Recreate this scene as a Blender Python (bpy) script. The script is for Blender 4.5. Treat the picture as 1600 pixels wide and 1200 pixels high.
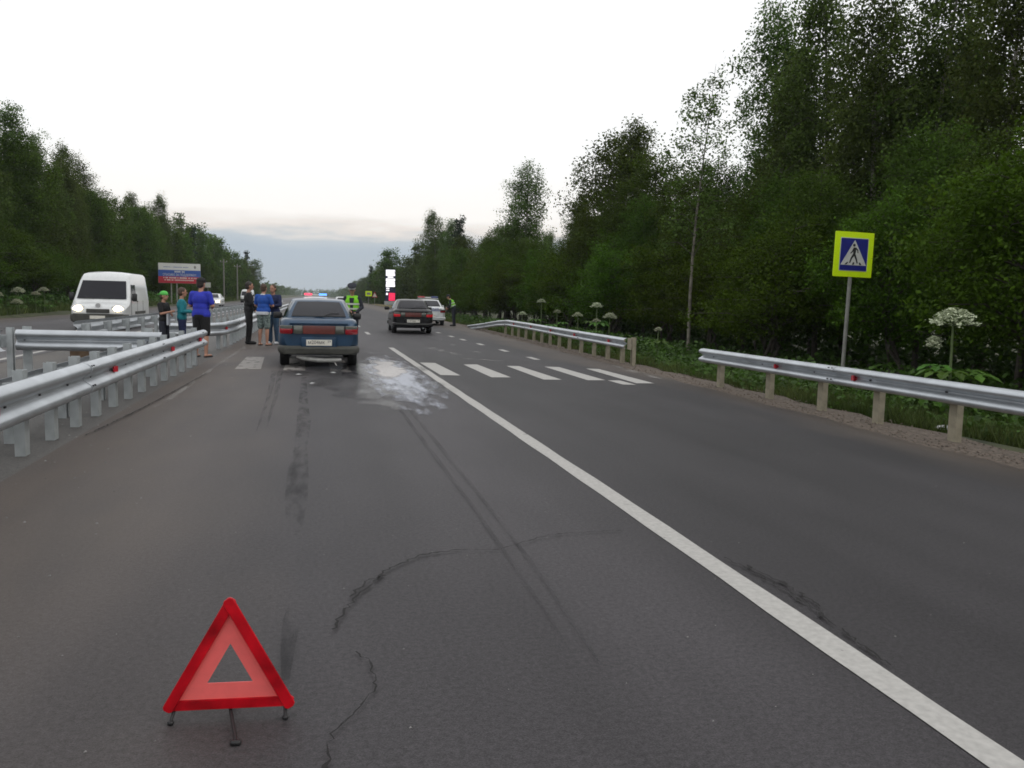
import bpy, bmesh, math, random
import numpy as np
from mathutils import Matrix, Vector

for _o in list(bpy.data.objects):
    bpy.data.objects.remove(_o)
SC = bpy.context.scene
COL = SC.collection
R = math.radians

# ------------------------------------------------------------------ camera
PITCH, YAW, ROLL, CAM_H = R(5.75), R(13.2), R(1.4), 1.47
fwd = Vector((math.sin(YAW) * math.cos(PITCH), math.cos(YAW) * math.cos(PITCH), -math.sin(PITCH)))
r0 = Vector((math.cos(YAW), -math.sin(YAW), 0))
u0 = r0.cross(fwd)
rt = r0 * math.cos(ROLL) + u0 * math.sin(ROLL)
up = u0 * math.cos(ROLL) - r0 * math.sin(ROLL)
cd = bpy.data.cameras.new('camera')
cd.sensor_width = 36
cd.lens = 36 * 1300 / 1600
cd.clip_start = 0.05
cd.clip_end = 6000
cam = bpy.data.objects.new('camera', cd)
COL.objects.link(cam)
cam.matrix_world = Matrix(((rt.x, up.x, -fwd.x, 0), (rt.y, up.y, -fwd.y, 0), (rt.z, up.z, -fwd.z, CAM_H), (0, 0, 0, 1)))
SC.camera = cam

# ------------------------------------------------------------------ sky
SUN_EL, SUN_AZ = R(36), R(110)          # thin overcast, soft light from the right, slightly behind
w = bpy.data.worlds.new('World')
SC.world = w
w.use_nodes = True
nt = w.node_tree
nt.nodes.clear()
N = nt.nodes.new
L = nt.links.new
out = N('ShaderNodeOutputWorld')
bg = N('ShaderNodeBackground')
L(bg.outputs[0], out.inputs[0])
sky = N('ShaderNodeTexSky')
sky.sky_type = 'NISHITA'
sky.sun_disc = False
sky.sun_elevation = SUN_EL
sky.sun_rotation = SUN_AZ
sky.air_density = 1.5
sky.dust_density = 3.0
sk = N('ShaderNodeVectorMath')
sk.operation = 'SCALE'
sk.inputs['Scale'].default_value = 0.13
L(sky.outputs[0], sk.inputs[0])
tc = N('ShaderNodeTexCoord')
sep = N('ShaderNodeSeparateXYZ')
L(tc.outputs['Generated'], sep.inputs[0])
mp = N('ShaderNodeMapping')
mp.inputs['Scale'].default_value = (5, 5, 26)
L(tc.outputs['Generated'], mp.inputs[0])
cn = N('ShaderNodeTexNoise')
cn.inputs['Scale'].default_value = 1.6
cn.inputs['Detail'].default_value = 6
cn.inputs['Roughness'].default_value = 0.55
L(mp.outputs[0], cn.inputs['Vector'])


def math_node(op, a, b=None):
    m = N('ShaderNodeMath')
    m.operation = op
    for i, v in enumerate((a, b)):
        if v is None:
            continue
        if isinstance(v, (int, float)):
            m.inputs[i].default_value = v
        else:
            L(v, m.inputs[i])
    return m.outputs[0]


el = math_node('ADD', sep.outputs[2], math_node('MULTIPLY', math_node('SUBTRACT', cn.outputs[0], 0.5), 0.05))
cr = N('ShaderNodeValToRGB')             # a low cloud bank all round the horizon under a bright white overcast
e = cr.color_ramp.elements
e[0].position, e[0].color = 0.0, (0.60, 0.67, 0.73, 1)
e[1].position, e[1].color = 1.0, (1.28, 1.28, 1.28, 1)
for p, c in ((0.30, (0.57, 0.66, 0.76, 1)), (0.395, (0.66, 0.73, 0.80, 1)), (0.46, (1.02, 0.96, 0.92, 1)), (0.56, (1.26, 1.22, 1.19, 1))):
    q = e.new(p)
    q.color = c
L(math_node('MULTIPLY', el, 6.0), cr.inputs[0])
mx = N('ShaderNodeMix')
mx.data_type = 'RGBA'
mx.inputs[0].default_value = 0.88
L(sk.outputs[0], mx.inputs[6])
L(cr.outputs[0], mx.inputs[7])
L(mx.outputs[2], bg.inputs[0])
bg.inputs[1].default_value = 1.0

sd = bpy.data.lights.new('sun', 'SUN')
sd.energy = 0.5
sd.angle = R(40)
sd.color = (1.0, 0.95, 0.88)
sun = bpy.data.objects.new('sun', sd)
COL.objects.link(sun)
sun.location = (0, 0, 60)
sdir = Vector((math.sin(SUN_AZ) * math.cos(SUN_EL), math.cos(SUN_AZ) * math.cos(SUN_EL), math.sin(SUN_EL)))
sun.rotation_euler = sdir.to_track_quat('Z', 'Y').to_euler()

SC.view_settings.view_transform = 'Standard'
SC.view_settings.look = 'None'
SC.view_settings.exposure = -0.18
SC.view_settings.gamma = 1.0
SC.render.engine = 'CYCLES'
cy = SC.cycles
cy.max_bounces = 4
cy.diffuse_bounces = 2
cy.glossy_bounces = 2
cy.transmission_bounces = 2
cy.transparent_max_bounces = 12
cy.volume_bounces = 0
cy.caustics_reflective = False
cy.caustics_refractive = False
cy.use_denoising = True
cy.filter_width = 1.7
cy.use_adaptive_sampling = True
cy.adaptive_threshold = 0.02


# ------------------------------------------------------------------ materials
def mat(name, col, rough=0.6, metal=0.0, var=0.15, scale=8.0, bump=0.0, spec=0.5, emit=None, es=0.0, coat=0.0, island=0.0, trans=0.0, col2=None, detail=5.0):
    m = bpy.data.materials.new(name)
    m.use_nodes = True
    t = m.node_tree
    b = t.nodes['Principled BSDF']
    tcn = t.nodes.new('ShaderNodeTexCoord')
    no = t.nodes.new('ShaderNodeTexNoise')
    no.inputs['Scale'].default_value = scale
    no.inputs['Detail'].default_value = detail
    t.links.new(tcn.outputs['Object'], no.inputs['Vector'])
    ramp = t.nodes.new('ShaderNodeValToRGB')
    c2 = col2 or col
    a, z = ramp.color_ramp.elements
    a.position, z.position = 0.3, 0.7
    a.color = tuple(max(0, x * (1 - var)) for x in col) + (1,)
    z.color = tuple(min(1, x * (1 + var)) for x in c2) + (1,)
    t.links.new(no.outputs[0], ramp.inputs[0])
    src = ramp.outputs[0]
    if island:
        g = t.nodes.new('ShaderNodeNewGeometry')
        oi = t.nodes.new('ShaderNodeObjectInfo')
        hs = t.nodes.new('ShaderNodeHueSaturation')
        mr = t.nodes.new('ShaderNodeMapRange')
        mr.inputs[3].default_value = 1 - island
        mr.inputs[4].default_value = 1 + island
        t.links.new(g.outputs['Random Per Island'], mr.inputs[0])
        mr2 = t.nodes.new('ShaderNodeMapRange')
        mr2.inputs[3].default_value = 0.472
        mr2.inputs[4].default_value = 0.515
        t.links.new(oi.outputs['Random'], mr2.inputs[0])
        mr3 = t.nodes.new('ShaderNodeMapRange')
        mr3.inputs[3].default_value = 0.72
        mr3.inputs[4].default_value = 1.28
        t.links.new(oi.outputs['Random'], mr3.inputs[0])
        mv = t.nodes.new('ShaderNodeMath')
        mv.operation = 'MULTIPLY'
        t.links.new(mr.outputs[0], mv.inputs[0])
        t.links.new(mr3.outputs[0], mv.inputs[1])
        t.links.new(mv.outputs[0], hs.inputs['Value'])
        t.links.new(mr2.outputs[0], hs.inputs['Hue'])
        t.links.new(src, hs.inputs['Color'])
        src = hs.outputs[0]
    t.links.new(src, b.inputs['Base Color'])
    b.inputs['Roughness'].default_value = rough
    b.inputs['Metallic'].default_value = metal
    b.inputs['Specular IOR Level'].default_value = spec
    b.inputs['Coat Weight'].default_value = coat
    b.inputs['Coat Roughness'].default_value = 0.06
    if emit:
        b.inputs['Emission Color'].default_value = tuple(emit) + (1,)
        b.inputs['Emission Strength'].default_value = es
    if bump:
        bp = t.nodes.new('ShaderNodeBump')
        bp.inputs['Strength'].default_value = bump
        bp.inputs['Distance'].default_value = 0.01
        t.links.new(no.outputs[0], bp.inputs['Height'])
        t.links.new(bp.outputs[0], b.inputs['Normal'])
    if trans:
        tl = t.nodes.new('ShaderNodeBsdfTranslucent')
        ms = t.nodes.new('ShaderNodeMixShader')
        ms.inputs[0].default_value = trans
        t.links.new(src, tl.inputs[0])
        t.links.new(b.outputs[0], ms.inputs[1])
        t.links.new(tl.outputs[0], ms.inputs[2])
        t.links.new(ms.outputs[0], t.nodes['Material Output'].inputs[0])
    return m


def asphalt(name, base, dust_x=None, rough=0.62, newer=None):
    """grey aggregate with patches, specks and brown dust drifted along an edge"""
    m = bpy.data.materials.new(name)
    m.use_nodes = True
    t = m.node_tree
    n, l = t.nodes.new, t.links.new
    b = t.nodes['Principled BSDF']
    co = n('ShaderNodeTexCoord')

    def noise(s, d=4, sc=None, r=0.5):
        q = n('ShaderNodeTexNoise')
        q.inputs['Scale'].default_value = s
        q.inputs['Detail'].default_value = d
        q.inputs['Roughness'].default_value = r
        if sc:
            mm = n('ShaderNodeMapping')
            mm.inputs['Scale'].default_value = sc
            l(co.outputs['Object'], mm.inputs[0])
            l(mm.outputs[0], q.inputs['Vector'])
        else:
            l(co.outputs['Object'], q.inputs['Vector'])
        return q.outputs[0]

    def mapr(v, a, z, c, d):
        q = n('ShaderNodeMapRange')
        q.inputs[1].default_value, q.inputs[2].default_value, q.inputs[3].default_value, q.inputs[4].default_value = a, z, c, d
        l(v, q.inputs[0])
        return q.outputs[0]

    def mul(a, c):
        q = n('ShaderNodeMath')
        q.operation = 'MULTIPLY'
        l(a, q.inputs[0])
        if isinstance(c, float):
            q.inputs[1].default_value = c
        else:
            l(c, q.inputs[1])
        return q.outputs[0]

    fine = noise(140, 3, None, 0.7)
    mid = noise(1.3, 6, (1, 0.35, 1))
    big = noise(0.22, 3, (1.6, 0.4, 1))
    lanes = noise(1.1, 2, (1, 0.012, 1))
    v = mul(mul(mul(mapr(fine, 0.3, 0.7, 0.5, 1.5), mapr(mid, 0.3, 0.7, 0.86, 1.14)), mapr(big, 0.35, 0.65, 0.88, 1.12)), mapr(lanes, 0.35, 0.65, 0.88, 1.12))
    grain = noise(42, 2, None, 0.6)
    v = mul(v, mapr(grain, 0.3, 0.7, 0.72, 1.28))
    if newer:                              # the outer lane was laid later and is darker
        sx0 = n('ShaderNodeSeparateXYZ')
        l(co.outputs['Object'], sx0.inputs[0])
        v = mul(v, mapr(sx0.outputs[0], newer - 0.25, newer + 0.25, 1.0, 0.66))
    sc = n('ShaderNodeVectorMath')
    sc.operation = 'SCALE'
    sc.inputs[0].default_value = base
    l(v, sc.inputs['Scale'])
    src = sc.outputs[0]
    vor = n('ShaderNodeTexVoronoi')
    vor.inputs['Scale'].default_value = 9
    l(co.outputs['Object'], vor.inputs['Vector'])
    spk = mapr(vor.outputs['Distance'], 0.045, 0.03, 0, 1)
    gate = mapr(noise(2.3, 2), 0.56, 0.6, 0, 1)
    mixs = n('ShaderNodeMix')
    mixs.data_type = 'RGBA'
    l(mul(spk, gate), mixs.inputs[0])
    l(src, mixs.inputs[6])
    mixs.inputs[7].default_value = (0.25, 0.24, 0.23, 1)
    src = mixs.outputs[2]
    if dust_x:
        sx = n('ShaderNodeSeparateXYZ')
        l(co.outputs['Object'], sx.inputs[0])
        wob = noise(0.9, 5, (1, 0.3, 1))
        add = n('ShaderNodeMath')
        add.operation = 'MULTIPLY_ADD'
        l(wob, add.inputs[0])
        add.inputs[1].default_value = 1.8
        l(sx.outputs[0], add.inputs[2])
        for (x0, x1, amt) in dust_x:
            f = mul(mul(mapr(add.outputs[0], x0 + 0.9, x1 + 0.9, 0, 1), mapr(mid, 0.3, 0.7, 0.5, 1.1)), float(amt))
            mm = n('ShaderNodeMix')
            mm.data_type = 'RGBA'
            l(f, mm.inputs[0])
            l(src, mm.inputs[6])
            mm.inputs[7].default_value = (0.125, 0.098, 0.074, 1)
            src = mm.outputs[2]
    l(src, b.inputs['Base Color'])
    b.inputs['Roughness'].default_value = rough
    b.inputs['Specular IOR Level'].default_value = 0.25
    bp = n('ShaderNodeBump')
    bp.inputs['Strength'].default_value = 0.6
    bp.inputs['Distance'].default_value = 0.004
    l(fine, bp.inputs['Height'])
    l(bp.outputs[0], b.inputs['Normal'])
    return m


def patchy(name, col, lo, hi, scale, stretch=(1, 1, 1), rough=0.8, amount=1.0, edge=None, var=0.2, detail=6):
    """a worn or thin layer: broken up by noise, transparent where it is worn away; edge=(cx,cy,rx,ry) fades it to an outline"""
    m = bpy.data.materials.new(name)
    m.use_nodes = True
    t = m.node_tree
    n, l = t.nodes.new, t.links.new
    b = t.nodes['Principled BSDF']
    b.inputs['Roughness'].default_value = rough
    b.inputs['Specular IOR Level'].default_value = 0.3
    co = n('ShaderNodeTexCoord')
    mm = n('ShaderNodeMapping')
    mm.inputs['Scale'].default_value = stretch
    mm.inputs['Rotation'].default_value = (0, 0, 0.35 if edge else 0)
    mm.inputs['Location'].default_value = (3.7, 1.3, 0)
    l(co.outputs['Object'], mm.inputs[0])
    no = n('ShaderNodeTexNoise')
    no.inputs['Scale'].default_value = scale
    no.inputs['Detail'].default_value = detail
    no.inputs['Roughness'].default_value = 0.62
    l(mm.outputs[0], no.inputs['Vector'])
    val = no.outputs[0]
    if edge:
        sx = n('ShaderNodeSeparateXYZ')
        l(co.outputs['Object'], sx.inputs[0])
        terms = []
        for i, (c, rr) in enumerate(((edge[0], edge[2]), (edge[1], edge[3]))):
            a = n('ShaderNodeMath')
            a.operation = 'SUBTRACT'
            l(sx.outputs[i], a.inputs[0])
            a.inputs[1].default_value = c
            d = n('ShaderNodeMath')
            d.operation = 'DIVIDE'
            l(a.outputs[0], d.inputs[0])
            d.inputs[1].default_value = rr
            p = n('ShaderNodeMath')
            p.operation = 'MULTIPLY'
            l(d.outputs[0], p.inputs[0])
            l(d.outputs[0], p.inputs[1])
            terms.append(p.outputs[0])
        s = n('ShaderNodeMath')
        s.operation = 'ADD'
        l(terms[0], s.inputs[0])
        l(terms[1], s.inputs[1])
        k = n('ShaderNodeMath')
        k.operation = 'MULTIPLY_ADD'
        l(s.outputs[0], k.inputs[0])
        k.inputs[1].default_value = -0.32
        l(val, k.inputs[2])
        k2 = n('ShaderNodeMath')
        k2.operation = 'ADD'
        l(k.outputs[0], k2.inputs[0])
        k2.inputs[1].default_value = 0.12
        val = k2.outputs[0]
    r = n('ShaderNodeMapRange')
    r.inputs[1].default_value, r.inputs[2].default_value, r.inputs[3].default_value, r.inputs[4].default_value = lo, hi, 0, amount
    l(val, r.inputs[0])
    n2 = n('ShaderNodeTexNoise')
    n2.inputs['Scale'].default_value = 30
    n2.inputs['Detail'].default_value = 4
    l(co.outputs['Object'], n2.inputs['Vector'])
    ramp = n('ShaderNodeValToRGB')
    a, z = ramp.color_ramp.elements
    a.position, z.position = 0.3, 0.7
    a.color = tuple(x * (1 - var) for x in col) + (1,)
    z.color = tuple(x * (1 + var) for x in col) + (1,)
    l(n2.outputs[0], ramp.inputs[0])
    l(ramp.outputs[0], b.inputs['Base Color'])
    tr = n('ShaderNodeBsdfTransparent')
    ms = n('ShaderNodeMixShader')
    l(r.outputs[0], ms.inputs[0])
    l(tr.outputs[0], ms.inputs[1])
    l(b.outputs[0], ms.inputs[2])
    l(ms.outputs[0], t.nodes['Material Output'].inputs[0])
    return m


M = {
    'road': asphalt('road_asphalt', (0.053, 0.049, 0.053), [(-0.1, -2.0, 0.6), (5.7, 6.9, 0.7)], newer=2.3),
    'median': asphalt('median_asphalt', (0.088, 0.084, 0.08), [(-5.0, -6.6, 0.5)]),
    'road2': asphalt('opposite_asphalt', (0.08, 0.076, 0.08), [(-12.2, -14.0, 0.6)]),
    'gravel': mat('gravel', (0.085, 0.066, 0.052), 0.95, var=0.5, scale=26, bump=1.0, col2=(0.125, 0.10, 0.08), detail=8),
    'grass_soil': mat('grass_soil', (0.030, 0.042, 0.014), 0.95, var=0.5, scale=1.5, bump=0.6, col2=(0.05, 0.055, 0.022), detail=8),
    'paint': patchy('road_paint', (0.43, 0.42, 0.40), 0.22, 0.34, 7, (1, 1, 1), 0.7, 0.95, var=0.12),
    'paint_dusty': patchy('dusty_road_paint', (0.34, 0.32, 0.30), 0.30, 0.46, 5, (1, 0.5, 1), 0.75, 0.85, var=0.15),
    'paint_worn': patchy('worn_road_paint', (0.42, 0.41, 0.39), 0.44, 0.66, 5, (1, 0.4, 1), 0.75, 0.42, var=0.15),
    'rubber': patchy('rubber_mark', (0.022, 0.022, 0.024), 0.36, 0.66, 5, (3, 0.25, 1), 0.6, 0.34),
    'tar': patchy('crack_tar', (0.014, 0.013, 0.013), 0.34, 0.46, 14, (1, 1, 1), 0.8, 0.95),
    'oil': patchy('oil_stain', (0.016, 0.016, 0.018), 0.44, 0.68, 4, (2, 0.4, 1), 0.7, 0.48),
    'galv': mat('galvanised_steel', (0.50, 0.53, 0.56), 0.42, 0.75, var=0.13, scale=3, bump=0.05),
    'galv_post': mat('galvanised_post', (0.42, 0.45, 0.46), 0.55, 0.45, var=0.2, scale=6),
    'tan_post': mat('dusty_tan_post', (0.30, 0.27, 0.20), 0.8, 0.1, var=0.22, scale=9),
    'dull_metal': mat('dull_metal', (0.42, 0.42, 0.40), 0.6, 0.3, var=0.3, scale=7),
    'bolt': mat('dark_bolt', (0.05, 0.05, 0.055), 0.6, 0.5),
    'red_refl': mat('red_reflector', (0.55, 0.015, 0.03), 0.3, var=0.1, coat=0.5, spec=0.6),
    'tri_red': mat('triangle_red', (0.42, 0.003, 0.010), 0.3, var=0.5, scale=9, spec=0.25, bump=0.3),
    'tri_fluo': mat('triangle_fluorescent', (0.95, 0.17, 0.16), 0.5, var=0.05, scale=20, trans=0.2),
    'black_plastic': mat('black_plastic', (0.012, 0.012, 0.013), 0.5),
    'rubber_tyre': mat('tyre_rubber', (0.015, 0.015, 0.016), 0.85, var=0.3, scale=20),
    'rim': mat('wheel_rim', (0.28, 0.29, 0.30), 0.4, 0.7),
    'glass': mat('tinted_glass', (0.012, 0.012, 0.017), 0.09, var=0.1, spec=0.28),
    'blue_paint': mat('blue_car_paint', (0.007, 0.040, 0.090), 0.34, 0.2, var=0.2, scale=4, coat=0.35),
    'black_paint': mat('black_car_paint', (0.006, 0.006, 0.007), 0.3, var=0.25, coat=0.15, spec=0.3),
    'white_paint': mat('white_car_paint', (0.66, 0.68, 0.68), 0.35, var=0.05, coat=0.5),
    'silver_roof': mat('silver_trim', (0.5, 0.5, 0.5), 0.3, 0.5),
    'bumper_grey': mat('dusty_bumper', (0.055, 0.055, 0.048), 0.7, var=0.3, scale=5),
    'lamp_red': mat('lamp_red', (0.30, 0.012, 0.02), 0.2, var=0.15, coat=0.6),
    'lamp_red_lit': mat('lamp_red_lit', (0.5, 0.012, 0.02), 0.2, emit=(1.0, 0.04, 0.06), es=0.15, coat=0.6),
    'lamp_centre': mat('lamp_centre', (0.13, 0.024, 0.016), 0.3, var=0.25, scale=5, coat=0.5),
    'lamp_smoke': mat('lamp_smoke', (0.10, 0.105, 0.09), 0.25, coat=0.5),
    'plate': mat('number_plate', (0.72, 0.70, 0.62), 0.5, var=0.08),
    'ink': mat('black_ink', (0.02, 0.02, 0.02), 0.6),
    'police_blue': mat('police_blue', (0.02, 0.04, 0.25), 0.4),
    'headlight': mat('lit_headlight', (0.9, 0.9, 0.85), 0.2, emit=(1.0, 0.74, 0.36), es=16.0),
    'headlight_off': mat('clear_headlamp', (0.5, 0.52, 0.52), 0.15, coat=0.8),
    'beacon_red': mat('beacon_red_lit', (0.6, 0.02, 0.04), 0.2, emit=(1.0, 0.06, 0.12), es=2.2),
    'beacon_blue': mat('beacon_blue_lit', (0.02, 0.1, 0.7), 0.2, emit=(0.10, 0.34, 1.0), es=2.4),
    'beacon_dull_red': mat('beacon_red', (0.35, 0.03, 0.03), 0.25, coat=0.5),
    'beacon_dull_blue': mat('beacon_blue', (0.03, 0.05, 0.16), 0.25, coat=0.5),
    'lit_white': mat('lit_white_panel', (0.9, 0.9, 0.9), 0.4, emit=(1.0, 0.98, 0.98), es=1.3),
    'lit_red': mat('lit_red_panel', (0.7, 0.02, 0.06), 0.4, emit=(1.0, 0.03, 0.12), es=0.9),
    'navy_panel': mat('navy_panel', (0.02, 0.025, 0.09), 0.5),
    'pole_grey': mat('grey_pole', (0.24, 0.24, 0.22), 0.7, 0.2, var=0.2),
    'wood_pole': mat('weathered_pole', (0.20, 0.19, 0.17), 0.85, var=0.25),
    'sign_yellow': mat('fluorescent_yellow', (0.66, 0.93, 0.0), 0.45, var=0.03),
    'sign_blue': mat('sign_blue', (0.012, 0.018, 0.20), 0.4, var=0.1),
    'sign_white': mat('sign_white', (0.56, 0.57, 0.54), 0.5, var=0.08),
    'bill_white': mat('board_white', (0.62, 0.63, 0.60), 0.55, var=0.06),
    'bill_blue': mat('board_blue', (0.025, 0.085, 0.34), 0.5, var=0.1),
    'bill_red': mat('board_red', (0.42, 0.02, 0.04), 0.5, var=0.1),
    'brown_box': mat('brown_wood', (0.085, 0.055, 0.032), 0.85, var=0.35, scale=7),
    'skin': mat('skin', (0.42, 0.22, 0.15), 0.55, var=0.08),
    'hair': mat('dark_hair', (0.022, 0.016, 0.012), 0.6, var=0.3, scale=40),
    'hair_brown': mat('brown_hair', (0.06, 0.032, 0.018), 0.6, var=0.3, scale=40),
    'cloth_black': mat('black_cloth', (0.010, 0.010, 0.011), 0.85, var=0.3, scale=20),
    'cloth_dark': mat('dark_cloth', (0.018, 0.020, 0.030), 0.85, var=0.3, scale=20),
    'cloth_blue': mat('royal_blue_cloth', (0.022, 0.035, 0.42), 0.8, var=0.12, scale=10),
    'cloth_polo': mat('blue_polo_cloth', (0.012, 0.075, 0.36), 0.8, var=0.12, scale=10),
    'cloth_navy': mat('navy_cloth', (0.012, 0.020, 0.070), 0.85, var=0.2, scale=14),
    'cloth_teal': mat('teal_cloth', (0.006, 0.19, 0.23), 0.8, var=0.12, scale=10),
    'cloth_white': mat('white_cloth', (0.55, 0.57, 0.60), 0.8, var=0.06),
    'cloth_plaid': mat('plaid_cloth', (0.10, 0.15, 0.15), 0.85, var=0.6, scale=22, col2=(0.16, 0.20, 0.19)),
    'cloth_jeans': mat('denim', (0.035, 0.075, 0.13), 0.85, var=0.2, scale=12),
    'cloth_green': mat('green_cap_cloth', (0.10, 0.52, 0.09), 0.75, var=0.1),
    'hi_vis': mat('hi_vis_cloth', (0.20, 0.62, 0.01), 0.7, var=0.08),
    'hi_vis_strip': mat('reflective_strip', (0.55, 0.60, 0.50), 0.4),
    'birch_bark': mat('birch_bark', (0.20, 0.185, 0.16), 0.85, var=0.6, scale=5, col2=(0.26, 0.24, 0.21)),
    'sapling_bark': mat('sapling_bark', (0.15, 0.135, 0.11), 0.85, var=0.6, scale=5),
    'bark': mat('dark_bark', (0.055, 0.047, 0.038), 0.9, var=0.4, scale=9),
    'leaf_birch': mat('birch_leaf', (0.074, 0.118, 0.026), 0.65, var=0.25, scale=0.5, island=0.45, trans=0.42, spec=0.08),
    'leaf_alder': mat('alder_leaf', (0.056, 0.096, 0.013), 0.65, var=0.25, scale=0.5, island=0.45, trans=0.4, spec=0.08),
    'leaf_willow': mat('willow_leaf', (0.052, 0.100, 0.008), 0.65, var=0.25, scale=0.5, island=0.45, trans=0.35, spec=0.08),
    'leaf_spruce': mat('spruce_needle', (0.020, 0.038, 0.020), 0.7, var=0.2, scale=0.6, island=0.4, trans=0.1, spec=0.2),
    'grass': mat('grass_blade', (0.055, 0.092, 0.018), 0.6, var=0.35, scale=0.35, island=0.5, trans=0.25, spec=0.2, col2=(0.085, 0.10, 0.03)),
    'weed': mat('weed_leaf', (0.050, 0.105, 0.015), 0.55, var=0.3, scale=0.8, island=0.4, trans=0.3, spec=0.25),
    'hog_leaf': mat('hogweed_leaf', (0.065, 0.15, 0.02), 0.5, var=0.2, scale=5, island=0.3, trans=0.3, spec=0.25),
    'hog_stem': mat('hogweed_stem', (0.09, 0.13, 0.045), 0.6, var=0.2),
    'hog_flower': mat('hogweed_floret', (0.42, 0.45, 0.31), 0.8, var=0.15, scale=30, island=0.2),
    'spill': patchy('spill_painted_sheen', (0.42, 0.45, 0.53), 0.34, 0.60, 1.6, (2.6, 0.55, 1), 0.32, 0.8, edge=(1.42, 15.8, 0.60, 5.4), detail=10),  # wet spill, with the sky's sheen on it painted in as pale blue
    'spill_bright': patchy('bright_spill', (0.56, 0.54, 0.53), 0.42, 0.56, 1.4, (1.2, 0.6, 1), 0.8, 0.9, edge=(1.42, 17.2, 0.45, 3.2), detail=8),
    'wet': patchy('wet_patch', (0.025, 0.025, 0.028), 0.40, 0.62, 0.9, (1.2, 0.5, 1), 0.22, 0.75, edge=(0.9, 15.6, 1.5, 5.2)),
    'dry_grass': mat('dry_verge', (0.17, 0.12, 0.05), 0.95, var=0.4, scale=2, col2=(0.14, 0.12, 0.04)),
    'litter': mat('white_litter', (0.62, 0.62, 0.62), 0.6),
    'pebble': mat('pale_pebble', (0.24, 0.235, 0.23), 0.8, island=0.4),
}


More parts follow.
